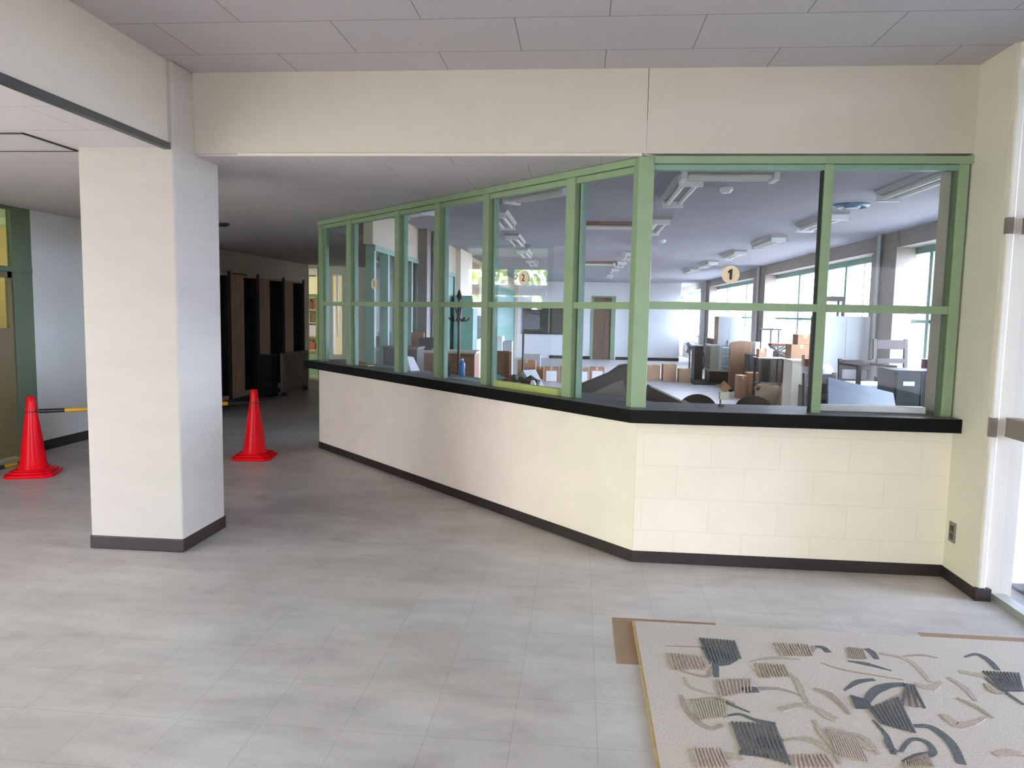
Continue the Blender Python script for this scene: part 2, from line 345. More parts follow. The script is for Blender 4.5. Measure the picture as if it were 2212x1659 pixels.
obj('slab', MB().prism(offset_poly(-0.092, 0.34, 2.161, LL + 0.16), 0.870, 0.946), M['ledge'], ct)
obj('edge_band', MB().prism(offset_poly(-0.102, -0.090, 2.161, LL + 0.16), 0.868, 0.945), M['ledge_edge'], ct)
obj('end_band', MB().prism([lp(LL + 0.155, -0.102), lp(LL + 0.167, -0.102), lp(LL + 0.167, 0.34), lp(LL + 0.155, 0.34)], 0.868, 0.945), M['ledge_edge'], ct)

# glazed screens
GZ0, GZ1, MRZ = 0.946, HC - 0.004, 1.556
w1 = struct('window_1', MB().box(0.405, 2.163, CL - 0.012, CL + 0.085, 2.375, GZ1), M['green'])   # header of the front run
struct('frame', MB().box(0.40, 2.14, CL + 0.01, CL + 0.065, 2.342, 2.372), M['green_mid'], w1)
struct('corner_post', MB().prism([(0.315, CL - 0.004), (0.405, CL - 0.004), (0.405, CL + 0.08), (0.36, CL + 0.11), (0.29, CL + 0.06)], GZ0, GZ1), M['green'], w1, bevel=0.004)
for x0, x1 in ((1.366, 1.418), (2.095, 2.150)):
    p = struct('post', MB().box(x0, x1, CL + 0.005, CL + 0.075, GZ0, 2.376), M['green'], w1, bevel=0.003)
struct('gasket', MB().box(2.079, 2.094, CL + 0.02, CL + 0.06, GZ0, 2.345), M['green_dk'], w1)
struct('gasket', MB().box(1.356, 1.366, CL + 0.02, CL + 0.06, GZ0, 2.345), M['gasket'], w1)
for x0, x1 in ((0.405, 1.366), (1.418, 2.095)):
    struct('mid_rail', MB().box(x0, x1, CL + 0.012, CL + 0.062, MRZ - 0.020, MRZ + 0.026), M['green'], w1)
    struct('pane', MB().box(x0, x1, CL + 0.035, CL + 0.040, GZ0, MRZ - 0.02), M['glass_front'], w1)
    struct('pane', MB().box(x0, x1, CL + 0.035, CL + 0.040, MRZ + 0.026, 2.345), M['glass_front'], w1)
def lbox(mb, d0, d1, o0, o1, z0, z1): return mb.prism([lp(d0, o0), lp(d1, o0), lp(d1, o1), lp(d0, o1)], z0, z1)
w2 = struct('window_2', lbox(MB(), 0.05, LL + 0.01, -0.012, 0.085, 2.375, GZ1), M['green'])
struct('frame', lbox(MB(), 0.05, LL, 0.01, 0.065, 2.335, 2.372), M['green'], w2)
posts = [(0.638, .085), (1.564, .075), (2.235, .072), (2.89, .075), (3.85, .085), (4.515, .07)]
prev = 0.05
for i, (d, wd) in enumerate(posts):
    struct('post', lbox(MB(), d - wd/2, d + wd/2, 0.0, 0.07, GZ0, 2.376), M['green'], w2, bevel=0.003)
    struct('sash_stile', lbox(MB(), d - wd/2 - 0.034, d - wd/2 - 0.012, 0.04, 0.075, GZ0, 2.34), M['green_mid'], w2)
    struct('gasket', lbox(MB(), d - wd/2 - 0.012, d - wd/2, 0.045, 0.06, GZ0, 2.34), M['gasket'], w2)
    a, b = prev, d - wd/2 - 0.034
    struct('mid_rail', lbox(MB(), a, d - wd/2, 0.012, 0.062, MRZ - 0.022, MRZ + 0.02), M['green'], w2)
    struct('pane', lbox(MB(), a, b, 0.035, 0.040, GZ0, MRZ - 0.022), M['glass_left'], w2)
    struct('pane', lbox(MB(), a, b, 0.035, 0.040, MRZ + 0.02, 2.345), M['glass_left'], w2)
    prev = d + wd/2
struct('bottom_rail', lbox(MB(), 0.74, 1.46, 0.02, 0.062, GZ0, GZ0 + 0.045), M['lime'], w2)
tag(obj('white_sill_strip', MB().box(1.43, 2.06, CL + 0.12, CL + 0.17, 0.9465, 0.985), M['white'], bevel=0.003), 'bright white flat strip lying along the counter behind the right-hand pane', 'strip')

# number discs on the glass
def text_mesh(txt, size, parent, m, thick=0.001):
    cu = bpy.data.curves.new('digit', 'FONT'); cu.body = txt; cu.size = size; cu.align_x = 'CENTER'; cu.align_y = 'CENTER'; cu.extrude = thick
    o = bpy.data.objects.new('digit', cu); C.objects.link(o)
    dg = bpy.context.evaluated_depsgraph_get(); me = bpy.data.meshes.new_from_object(o.evaluated_get(dg))
    bpy.data.objects.remove(o); me.materials.clear(); me.materials.append(m)
    d = bpy.data.objects.new('digit', me); C.objects.link(d); d.parent = parent; return d
def number_disc(n, loc, rz, r, label):
    t = thing('number_sign', label, 'sign', loc, rz, 'number discs on the glass screen')
    obj('disc', MB().lathe([(r, -0.002), (r, 0.0)], n=40, M=TR(rx=PI/2)), M['disc'], t)
    if n == '1':
        obj('digit', MB().prism([(-0.006, -0.030), (0.007, -0.030), (0.009, 0.031), (-0.001, 0.031), (-0.016, 0.018), (-0.015, 0.008), (-0.005, 0.013)], 0.0, 0.0012, M=TR((0, -0.0022, 0), rx=PI/2)), M['black'], t); return
    d = text_mesh(n, r * 1.35, t, M['black']); d.rotation_euler = (PI/2, 0, 0); d.location = (0, -0.0025, 0)
aL = math.atan2(dL.y, dL.x) + PI
number_disc('1', (0.871, CL + 0.031, 1.746), 0, 0.052, 'round cream sign with black number 1 on the front glass')
def on_left(d, z, o=0.03): q = lp(d, o); return (q[0], q[1], z)
number_disc('2', on_left(1.14, 1.745), aL, 0.052, 'round cream sign with number 2 on the middle of the angled glass')
number_disc('3', on_left(3.37, 1.745), aL, 0.052, 'round cream sign with number 3 on the far angled pane')

# ------------------------------------------------------------------ left hall
lwall = MB(); lwall.box(-5.6, -5.45, 7.007, 9.5, 0, HC); lwall.box(-5.9, -5.45, 9.5, 9.62, 0, HC)
lwall.box(-5.6, -5.45, 2.8, 5.56, 0, HC); lwall.box(-5.6, -5.45, -3.4, 2.8, 2.3, HC); lwall.box(-5.6, -5.45, -3.4, 0.3, 0, 2.3)  # unseen opening left in the near part, added to light the counter
struct('wall_left', lwall, M['hall_wall'])
struct('wall_left_far', MB().box(-5.9, -5.75, 9.62, 15.4, 0, HC), mat('lightened_corridor_paint', (236, 232, 222), 0.7, 0.02, 2))  # hall paint lightened here to make up for missing corridor light
struct('trim_3', MB().box(-5.92, -5.735, 15.4, 15.44, 0, HC), M['white'])
struct('baseboard_left', MB().box(-5.46, -5.44, 7.01, 9.6, 0, 0.10), M['skirt'])
d2 = struct('door_2', MB().box(-5.60, -5.43, 6.90, 7.007, 0, HC), M['green_dk'])
fr = MB(); fr.box(-5.475, -5.43, 6.75, 6.90, 0, HC); fr.box(-5.475, -5.43, 5.56, 5.64, 0, HC); fr.box(-5.475, -5.43, 5.64, 6.75, 2.385, HC); fr.box(-5.475, -5.42, 5.64, 7.0, 1.80, 1.85)
struct('door_frame', fr, M['green_dk'], d2)
lf = MB()
for y0, y1 in ((5.65, 6.745),):
    lf.box(-5.47, -5.44, y0, y1, 0.02, 1.26); lf.box(-5.47, -5.44, y0, y0 + 0.06, 1.26, 1.80); lf.box(-5.47, -5.44, y1 - 0.05, y1, 1.26, 1.80); lf.box(-5.47, -5.44, y0, y1, 1.74, 1.80)
struct('door_leaf', lf, M['olive'], d2)
struct('pane', MB().box(-5.458, -5.453, 5.71, 6.695, 1.26, 1.74), M['glass'], d2)
struct('pane', MB().box(-5.458, -5.453, 5.64, 6.75, 1.85, 2.385), M['glass'], d2)

# bright side room seen through that door, with garden windows
sr = MB(); sr.box(-10.1, -9.95, 2.8, 10.7, 0, 0.85); sr.box(-10.1, -9.95, 2.8, 10.7, 2.36, 2.7)
for y in (2.8, 5.78, 8.6, 10.3): sr.box(-10.1, -9.95, y, y + 0.28, 0.85, 2.36)
struct('wall_side_outer', sr, M['hall_wall'])
struct('wall_side_end', MB().box(-10.1, -5.6, 10.4, 10.55, 0, 2.7), M['peach'])
struct('ceiling_side', MB().box(-10.1, -5.56, 2.8, 10.6, 2.6, 2.7), M['white'])
struct('wall_side_south', MB().box(-10.1, -5.6, 2.8, 3.0, 0, 2.7), M['peach'])
wf = MB()
for y0, y1 in ((3.08, 5.78), (6.06, 8.6), (8.88, 10.3)): wf.box(-10.06, -10.0, y0, y1, 2.01, 2.05)
for y in (4.4, 6.74, 7.7, 9.5): wf.box(-10.07, -9.99, y, y + 0.12, 0.85, 2.36)
struct('window_3', wf, M['grey_dk'])
t = thing('white_shelf_unit', 'white open shelf seen through the glazed door at the far left', 'shelf', (-7.0, 10.1, 0))
sh = MB()
for z in (0.02, 0.55, 0.95, 1.20, 1.46): sh.box(-1.0, 1.0, -0.18, 0.18, z, z + 0.035)
obj('shelf_boards', sh, M['white'], t)
for x in (-1.0, 0.0, 0.96): obj('upright', MB().box(x, x + 0.04, -0.18, 0.18, 0, 1.5), M['white'], t)
bk = 0
for z0, x0 in ((1.235, -0.5), (1.235, 0.3), (0.985, -0.6), (0.985, 0.2)):
    x = x0
    for k in range(5):
        wd = 0.03 + 0.015 * ((k * 3 + bk) % 3); h = 0.15 + 0.02 * ((k + bk) % 3)
        tag(obj('book', MB().box(-7.0 + x, -7.0 + x + wd, 9.98, 10.13, z0, z0 + h), M['books'][(k + bk) % 7]), 'book standing in a row on the white shelf beyond the far left door', 'book', 'books on the white shelf in the side room')
        x += wd + 0.004
    bk += 2
for i, y in enumerate((7.4, 9.2)):
    tag(obj('strip_light', MB().box(-8.2, -6.6, y, y + 0.22, 2.52, 2.6), M['white']), ('white strip light on the side room ceiling, nearer the glazed door', 'white strip light on the side room ceiling, nearer the peach wall')[i], 'light', 'strip lights in the side room')
tag(obj('brown_cupboard', MB().box(-9.75, -9.35, 5.9, 9.6, 0, 1.56).box(-9.75, -9.35, 6.34, 7.3, 1.56, 1.80), M['wood_dk'], bevel=0.005), 'long dark cupboard under the garden windows, mirrored below the number 2', 'cupboard')
# garden hedge outside those windows
lm = MB()
for k in range(9000):
    x = -12.6 + random.uniform(-1.1, 0.9); y = random.uniform(-2, 13); z = random.uniform(-0.1, 4.3) 
    q = TR((x, y, z), random.uniform(0, 6), random.uniform(0, 6), random.uniform(0, 6)); s = random.uniform(0.07, 0.16)
    v = [lm.bm.verts.new(q @ Vector(p)) for p in ((-s, 0, 0), (0, -s*0.5, 0), (s, 0, 0.02), (0, s*0.5, 0))]; lm.face(v)
hd = tag(obj('garden_hedge', lm, M['leaf']), 'sunlit yellow-green hedge in the garden, mirrored in the angled glass', 'hedge'); hd['kind'] = 'stuff'

# traffic cones and bar
def make_cone(loc, rz, label):
    t = thing('traffic_cone', label, 'traffic cone', loc, rz, 'red traffic cones in the hall')
    obj('body', MB().lathe([(0.128, 0.045), (0.118, 0.075), (0.105, 0.11), (0.036, 0.64), (0.034, 0.675), (0.024, 0.69), (0.0, 0.692)], n=32), M['red_cone'], t, smooth=True)
    b = MB(); s = 0.19; c = 0.06
    octa = lambda s, c: [(-s, -s + c), (-s + c, -s), (s - c, -s), (s, -s + c), (s, s - c), (s - c, s), (-s + c, s), (-s, s - c)]
    b.prism(octa(0.19, 0.05), 0.0, 0.03); b.prism(octa(0.165, 0.05), 0.03, 0.05); b.prism(octa(0.14, 0.055), 0.05, 0.062)
    obj('base', b, M['red_cone'], t, bevel=0.006)
    obj('band', MB().lathe([(0.050, 0.555), (0.0525, 0.555), (0.0515, 0.565), (0.049, 0.565)], n=32), M['blackp'], t)
    return t
c1 = make_cone((-3.215, 7.12, 0), math.radians(8), 'glossy red traffic cone right of the pillar, in front of the dark shelving')
c2 = dup(c1, (-4.76, 6.06, 0), math.radians(20), 'red traffic cone left of the pillar, beside the green door')
def bar(name, p0, p1, r, n, label, cat, group):
    t = thing(name, label, cat, p0, 0, group); p0 = Vector(p0); d = (Vector(p1) - p0)
    for k in range(n):
        obj('segment', MB().tube([d * (k / n), d * ((k + 1) / n)], r, 12), M['blackp'] if k % 2 == 0 else M['yellow'], t, smooth=True)
    return t
a = Vector((-4.76, 6.06, 0.56)); b = Vector((-3.215, 7.12, 0.56)); u = (b - a).normalized()
bar('cone_bar', a + u * 0.055, b - u * 0.055, 0.019, 9, 'black and yellow striped bar spanning between the two red cones', 'barrier bar', 'striped cone bars')
bar('cone_bar', (-5.15, 6.5, 0.02), (-5.25, 5.2, 0.02), 0.019, 9, 'striped bar lying on the floor in front of the far left door', 'barrier bar', 'striped cone bars')

# dark open shelving along the corridor
t = thing('tall_shelving', 'tall open shelving with weathered backs and black dividers along the corridor wall', 'shelving', (0, 0, 0))
X0, X1 = -5.47, -5.36
ys = [9.95, 11.02, 12.04, 13.12, 14.10]
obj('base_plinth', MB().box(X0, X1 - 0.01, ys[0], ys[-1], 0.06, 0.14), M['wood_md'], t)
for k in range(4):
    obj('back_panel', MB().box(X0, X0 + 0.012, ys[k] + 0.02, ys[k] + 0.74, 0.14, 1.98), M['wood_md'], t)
    obj('dark_back_panel', MB().box(X0, X0 + 0.012, ys[k] + 0.74, ys[k+1] - 0.02, 0.14, 1.98), M['void'], t)  # dark side of a deeper bay, drawn here as a black back
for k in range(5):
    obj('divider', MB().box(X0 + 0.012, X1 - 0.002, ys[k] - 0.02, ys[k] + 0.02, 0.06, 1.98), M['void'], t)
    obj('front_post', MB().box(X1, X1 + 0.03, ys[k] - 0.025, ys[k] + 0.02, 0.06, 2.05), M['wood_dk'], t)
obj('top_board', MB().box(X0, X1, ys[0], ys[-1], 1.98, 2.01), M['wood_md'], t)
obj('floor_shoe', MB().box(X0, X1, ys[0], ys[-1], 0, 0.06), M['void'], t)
tag(obj('loose_slat', MB().box(-5.44, -5.39, 11.3, 11.75, 2.011, 2.03), M['redbr']), 'short reddish slat lying on top of the dark shelving', 'slat')
t = thing('black_cabinet', 'low black cabinet standing in front of the dark shelving', 'cabinet', (-5.2, 11.95, 0))
obj('body', MB().box(-0.12, 0.12, 0.0, 0.24, 0.02, 0.70), M['void'], t, bevel=0.005); obj('top', MB().box(-0.13, 0.13, -0.01, 0.25, 0.70, 0.72), M['blackp'], t)
t = thing('wall_radiator', 'grey ribbed metal panel standing at the corridor end of the dark shelving', 'panel', (-5.02, 12.22, 0))
obj('plate', MB().box(-0.03, 0.0, 0, 1.2, 0.06, 0.74), M['bronze'], t)
rb = MB()
for k in range(24): rb.box(0.0, 0.012, 0.02 + k * 0.05, 0.045 + k * 0.05, 0.10, 0.70)
obj('ribs', rb, M['bronze'], t)
for y in (0.08, 1.08): obj('foot', MB().box(-0.05, 0.03, y, y + 0.05, 0, 0.06), M['blackp'], t)
t = thing('low_bench', 'low grey plank bench on the floor before the dark shelving', 'bench', (-5.1, 9.7, 0))
obj('plank', MB().box(-0.12, 0.12, 0, 1.7, 0.09, 0.115), M['grey'], t)
for y in (0.15, 1.5): obj('leg', MB().box(-0.1, 0.1, y, y + 0.05, 0, 0.09), M['blackp'], t)
# smoke detector on the corridor ceiling
t = thing('smoke_detector', 'small dark round detector on the corridor ceiling right of the pillar', 'detector', (-3.95, 8.02, HC))
obj('body', MB().lathe([(0.07, 0), (0.07, -0.02), (0.04, -0.035), (0, -0.036)], n=20), M['grey_dk'], t, smooth=True)

# corridor end: glazed door and a lit room with a bookcase
ew = MB(); ew.box(-13, -6.55, 16.0, 16.12, 0, HC); ew.box(-5.64, -2.2, 16.0, 16.12, 0, 0.5); ew.box(-5.64, -2.2, 16.0, 16.12, 2.25, HC); ew.box(-5.64, -5.44, 16.0, 16.12, 0.5, 2.25); ew.box(-5.2, -2.2, 16.0, 16.12, 0.5, 2.25)
struct('wall_corridor_end', ew, M['hall_wall'])
d3 = struct('door_3', MB().box(-5.74, -5.64, 15.97, 16.13, 0, HC), M['green_dk'])
fr = MB(); fr.box(-6.55, -6.47, 15.97, 16.13, 0, HC); fr.box(-6.47, -5.74, 15.97, 16.13, 1.76, 1.82); fr.box(-6.47, -5.74, 15.97, 16.13, 2.38, HC)
fr.box(-6.47, -5.74, 16.02, 16.06, 0.03, 0.12); fr.box(-5.80, -5.74, 16.02, 16.06, 0.12, 1.76); fr.box(-6.47, -6.41, 16.02, 16.06, 0.12, 1.76); fr.box(-6.41, -5.80, 16.02, 16.06, 2.20, 2.24)
struct('door_frame', fr, M['green'], d3)
struct('door_panel', MB().box(-6.41, -5.80, 16.03, 16.05, 0.12, 0.50), M['teal'], d3)
struct('pane', MB().box(-6.41, -5.80, 16.037, 16.042, 0.50, 1.76), M['glass'], d3); struct('pane', MB().box(-6.47, -5.74, 16.037, 16.042, 1.82, 2.38), M['glass'], d3)
wf = MB(); wf.box(-5.44, -5.2, 16.04, 16.08, 1.6, 1.64); wf.box(-5.335, -5.305, 16.04, 16.08, 0.9, 2.25)
struct('window_10', wf, M['white'])
br = MB(); br.box(-13, -5.95, 20.6, 20.75, 0, 2.7)
struct('wall_bookroom', br, mat('pale_yellow_paint', (244, 236, 190), 0.8, 0.02, 3))
t = thing('bookcase', 'bookcase seen through the door at the corridor end', 'bookcase', (-6.85, 18.8, 0))
for x in (-0.5, 0.46): obj('side_panel', MB().box(x, x + 0.04, -0.15, 0.15, 0, 1.8), M['creamp'], t)
for z in (0.05, 0.42, 0.78, 1.12, 1.46, 1.77): obj('shelf', MB().box(-0.46, 0.46, -0.15, 0.15, z, z + 0.03), M['creamp'], t)
obj('back_panel', MB().box(-0.5, 0.5, 0.15, 0.165, 0, 1.8), M['creamp'], t)
for si, z in enumerate((0.08, 0.45, 0.81, 1.15, 1.49)):
    x = -0.45
    k = 0
    while x < 0.38:
        wd = random.uniform(0.03, 0.07); h = random.uniform(0.17, 0.27)
        if not (si == 2) and random.random() < 0.86:
            tag(obj('book', MB().box(-6.85 + x, -6.85 + x + wd, 18.67, 18.86, z, z + h), random.choice(M['books'])), 'book in the lit bookcase behind the door at the corridor end', 'book', 'books in the far bookcase')
        x += wd + 0.004; k += 1
tag(obj('white_box', MB().box(-7.15, -6.55, 18.67, 18.88, 0.811, 1.08), M['paper']), 'white box among the books of the far bookcase', 'box')

# ------------------------------------------------------------------ office shell
OX, WX, FY = -2.1, 3.75, 25.0
ow = MB()
ow.box(-2.2, OX, 7.45, 10.95, 2.16, OC); ow.box(-2.2, OX, 9.85, 11.0, 0, 2.16); ow.box(-2.2, OX, 11.0, 12.42, 2.13, OC); ow.box(-2.2, OX, 12.42, FY, 0, OC)
struct('wall_office_left', ow, M['left_wall'])
w4 = struct('window_4', MB().box(-2.19, -2.09, 7.50, 9.85, 2.10, 2.16), M['green_mid'])
fr = MB()
for y in (7.50, 8.05, 8.62, 9.2, 9.78): fr.box(-2.19, -2.10, y, y + 0.07, 0, 2.10)
fr.box(-2.18, -2.11, 7.50, 9.85, 0, 0.10); fr.box(-2.18, -2.11, 7.50, 9.85, 0.83, 0.87)
struct('frame', fr, M['green_mid'], w4)
for y in (7.57, 8.12, 8.69, 9.27): struct('pane', MB().box(-2.152, -2.147, y, y + 0.49, 0.10, 2.10), M['glass'], w4)
# column on the left wall with pipes
struct('column_left', MB().box(OX, -1.98, 9.55, 10.5, 0, OC), M['bronze'])
tag(obj('wall_pipe', MB().tube([(-1.945, 9.86, 0), (-1.945, 9.86, OC)], 0.035, 12), M['alu'], smooth=True), 'slim grey pipe up the office column, left of the white one', 'pipe', 'pipes on the left office wall')
tag(obj('wall_pipe', MB().tube([(-1.94, 10.62, 0), (-1.94, 10.62, OC)], 0.045, 12), M['white'], smooth=True), 'white pipe running up the left office wall beside the brown column', 'pipe', 'pipes on the left office wall')
d4 = struct('door_4', MB().box(-2.16, -2.12, 11.06, 12.36, 0, 2.07), M['teal'])
fr = MB(); fr.box(-2.19, -2.09, 11.0, 11.06, 0, 2.13); fr.box(-2.19, -2.09, 12.36, 12.42, 0, 2.13); fr.box(-2.19, -2.09, 11.06, 12.36, 2.07, 2.13)
struct('door_frame', fr, M['green_mid'], d4)
struct('column_left_far', MB().box(OX, -2.02, 12.5, 13.85, 0, OC), mat('cream_column_paint', (236, 226, 206), 0.7, 0.02, 3))
struct('trim_4', MB().box(OX, -2.07, 13.9, 15.2, 1.58, 2.45), M['brown_panel'])
d5 = struct('door_5', MB().box(-2.12, -2.085, 18.3, 23.6, 0, 2.1), M['teal'])
fr = MB(); fr.box(-2.13, -2.07, 18.2, 18.3, 0, 2.18); fr.box(-2.13, -2.07, 23.6, 23.75, 0, 2.18); fr.box(-2.13, -2.07, 18.3, 23.6, 2.1, 2.18); struct('door_frame', fr, M['green_mid'], d5)
tag(obj('notice_board', MB().box(OX + 0.002, -2.06, 14.1, 16.6, 0.95, 1.42), M['board_green']), 'dark notice board on the left office wall beyond the teal cabinet', 'board')
# far wall
fwl = MB(); fwl.box(-2.2, 0.42, FY, FY + 0.15, 0, OC); fwl.box(0.42, 1.14, FY, FY + 0.15, 2.07, OC); fwl.box(1.14, 1.62, FY, FY + 0.15, 0, OC); fwl.box(1.62, 3.27, FY - 0.04, FY + 0.15, 0, OC)
struct('wall_far', fwl, M['office_wall'])
struct('baseboard_far', MB().box(-1.0, 0.36, FY - 0.02, FY, 0, 0.10).box(1.2, 1.62, FY - 0.02, FY, 0, 0.1).box(1.62, 3.27, FY - 0.06, FY - 0.04, 0, 0.1), M['skirt'])
d6 = struct('door_6', MB().box(0.44, 1.02, FY + 0.05, FY + 0.09, 0, 2.05), M['wood_br'])
fr = MB(); fr.box(0.36, 0.44, FY - 0.03, FY + 0.15, 0, 2.10); fr.box(1.02, 1.16, FY - 0.03, FY + 0.15, 0, 2.10); fr.box(0.44, 1.02, FY - 0.03, FY + 0.15, 2.05, 2.10)
struct('door_frame', fr, M['green'], d6)
t = thing('blackboard', 'wide dark blackboard on the far office wall left of the brown door', 'blackboard', (-0.93, FY - 0.05, 0.83))
obj('board', MB().box(-0.98, 0.98, 0, 0.04, 0.0, 0.85), M['board_green'], t); obj('divider', MB().box(-0.12, -0.09, -0.008, 0.0, 0, 0.85), M['green_mid'], t)
fr = MB(); fr.box(-1.0, 1.0, -0.01, 0.05, -0.03, 0); fr.box(-1.0, 1.0, -0.01, 0.05, 0.85, 0.88); obj('frame', fr, M['grey_dk'], t)
# alcove behind the far wall, right
al = MB(); al.box(3.15, 3.27, FY + 0.15, 28.4, 0, OC)
struct('wall_alcove_side', al, M['office_wall'])
aw = MB(); aw.box(3.2, 4.2, 28.4, 28.55, 0, 0.75); aw.box(3.2, 4.2, 28.4, 28.55, 2.2, OC); aw.box(3.2, 3.42, 28.4, 28.55, 0.75, 2.2); aw.box(4.3, 4.4, 28.4, 28.55, 0.75, 2.2)
struct('wall_alcove', aw, M['office_wall'])
wf = MB(); wf.box(3.42, 3.47, 28.44, 28.5, 0.75, 2.2); wf.box(3.74, 3.77, 28.44, 28.5, 0.75, 2.2); wf.box(4.06, 4.1, 28.44, 28.5, 0.75, 2.2); wf.box(3.42, 4.3, 28.44, 28.5, 1.40, 1.45); wf.box(3.42, 4.3, 28.44, 28.5, 2.15, 2.2)
struct('window_5', wf, M['teal'])
# right wall with windows
rw = MB()
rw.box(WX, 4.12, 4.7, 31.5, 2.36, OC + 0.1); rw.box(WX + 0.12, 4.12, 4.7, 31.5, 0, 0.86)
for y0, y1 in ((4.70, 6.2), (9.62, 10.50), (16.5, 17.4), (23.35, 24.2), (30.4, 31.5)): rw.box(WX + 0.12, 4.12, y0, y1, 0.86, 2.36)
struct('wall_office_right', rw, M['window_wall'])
for i, (y0, y1) in enumerate(((9.36, 10.06), (15.72, 16.42), (22.3, 23.9))):
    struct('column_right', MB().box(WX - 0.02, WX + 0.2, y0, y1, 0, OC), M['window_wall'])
    tag(obj('column_pipe', MB().tube([(WX - 0.06, y0 + 0.42, 0), (WX - 0.06, y0 + 0.42, OC)], 0.03, 10), M['alu'], smooth=True), ('grey pipe up the window column nearest the counter', 'grey pipe up the middle window column', 'grey pipe up the farthest window column')[i], 'pipe', 'pipes on the window columns')
k = 6
for y0, y1, thick, thin in ((6.2, 9.62, (7.2, 8.4, 9.0), (7.8, 9.47)), (10.5, 16.5, (11.75, 13.05, 14.15), (11.08, 12.4, 15.0, 15.7)), (17.4, 23.35, (18.5, 20.9), (17.9, 19.46, 21.85)), (24.2, 30.4, (26, 28), (25, 27, 29))):
    wf = MB()
    wf.box(3.97, 4.05, y0, y1, 2.28, 2.36); wf.box(3.97, 4.05, y0, y1, 0.86, 0.92); wf.box(3.97, 4.05, y0, y0 + 0.09, 0.86, 2.36); wf.box(3.97, 4.05, y1 - 0.09, y1, 0.86, 2.36); wf.box(3.98, 4.04, y0, y1, 1.465, 1.505)
    for y in thick: wf.box(3.97, 4.05, y - 0.04, y + 0.04, 0.92, 2.28)
    wn_ = struct('window_%d' % k, wf, M['teal']); k += 1
    wt = MB()
    for y in thin: wt.box(3.995, 4.02, y - 0.014, y + 0.014, 0.92, 2.28)
    struct('sash_bar', wt, M['grey_lt'], wn_)
    struct('sill', MB().box(WX - 0.02, 3.97, y0, y1, 0.86, 0.885), M['office_wall'], wn_)
    struct('pane', MB().box(4.008, 4.012, y0, y1, 0.92, 2.28), M['glass'], wn_)
struct('wall_office_front', MB().box(2.165, 4.12, 4.70, 4.86, 0, OC), M['beam'])

# ------------------------------------------------------------------ ceiling lamps, vents and detectors of the office
def make_lamp(L, body, name, label, loc, rz, group='ceiling lamps of the office'):
    t = thing(name, label, 'ceiling lamp', loc, rz, group)
    obj('housing', MB().prism([(-0.11, 0), (0.11, 0), (0.085, -0.035), (-0.085, -0.035)], -L/2, L/2, M=TR(rx=PI/2)), body, t)
    for s in (-1, 1):
        obj('lamp_tube', MB().tube([(s*0.05, -L/2 + 0.05, -0.058), (s*0.05, L/2 - 0.05, -0.058)], 0.018, 10), M['tube'], t, smooth=True)
        e = MB(); e.box(-0.09, 0.09, s*(L/2 - 0.02) - 0.02, s*(L/2 - 0.02) + 0.02, -0.085, -0.03); obj('socket', e, M['white'], t)
    return t
# the local prism runs along Y after the rotation
LM = []
lamp = make_lamp(1.15, M['lamp_body'], 'ceiling_lamp', 'twin-tube ceiling lamp of the middle row nearest the front glass', (0.80, 6.36, OC), 0)
for k, (x, y) in enumerate(((0.84, 8.75), (0.82, 10.9), (0.80, 13.1), (0.78, 15.3), (0.76, 17.6), (0.74, 20.0))):
    dup(lamp, (x, y, OC), 0, ['second', 'third', 'fourth', 'fifth', 'sixth', 'farthest'][k] + ' twin-tube ceiling lamp from the glass in the middle row')
for k, (x, y) in enumerate(((2.5, 5.95), (2.5, 8.25), (2.5, 10.5), (2.48, 12.7), (2.46, 15.0), (2.45, 17.3))):
    dup(lamp, (x, y, OC), 0, ['nearest', 'second', 'third', 'fourth', 'fifth', 'farthest'][k] + ' twin-tube ceiling lamp from the glass in the row by the windows')
for k, (x, y) in enumerate(((-0.88, 8.3), (-0.94, 10.6), (-0.98, 12.9), (-1.0, 15.2))):
    dup(lamp, (x, y, OC), 0, ['nearest', 'second', 'third', 'farthest'][k] + ' twin-tube ceiling lamp from the glass in the left-hand row')
make_lamp(0.68, M['lamp_body'], 'counter_lamp', 'short ceiling lamp hung right behind the front glass, parallel to it', (1.03, 5.58, OC), PI/2)
make_lamp(0.80, M['lamp_body'], 'counter_lamp', 'short ceiling lamp behind the angled glass, above the number 2 pane', (-0.38, 6.50, OC), PI/2 + aL)
make_lamp(0.55, M['lamp_body'], 'counter_lamp', 'short ceiling lamp behind the angled glass, above the number 3 pane', (-1.75, 7.75, OC), PI/2 + aL)
make_lamp(0.66, M['lamp_brown'], 'browned_lamp', 'browned ceiling lamp set crosswise, left of the corner post', (0.29, 8.75, OC), PI/2)
make_lamp(0.80, M['lamp_brown'], 'browned_lamp', 'browned crosswise ceiling lamp farther back above the brown door', (0.27, 15.2, OC), PI/2)
v0 = None
for lab, loc in (('blue-grey round ceiling vent between the window-side lamps', (2.47, 7.25, OC)), ('blue-grey round ceiling vent above the number 2 pane', (-0.86, 7.05, OC)), ('blue-grey round ceiling vent in the left-hand lamp row', (-0.93, 11.75, OC))):
    if v0 is None:
        v0 = thing('ceiling_vent', lab, 'vent', loc, 0, 'round ceiling vents')
        obj('rim', MB().lathe([(0.15, 0), (0.15, -0.012), (0.125, -0.03), (0.10, -0.012), (0.10, 0)], n=28), M['vent'], v0, smooth=True)
        obj('core', MB().lathe([(0.085, 0), (0.06, -0.035), (0.0, -0.04)], n=24), M['vent'], v0, smooth=True)
    else: dup(v0, loc, 0, lab)
s0 = None
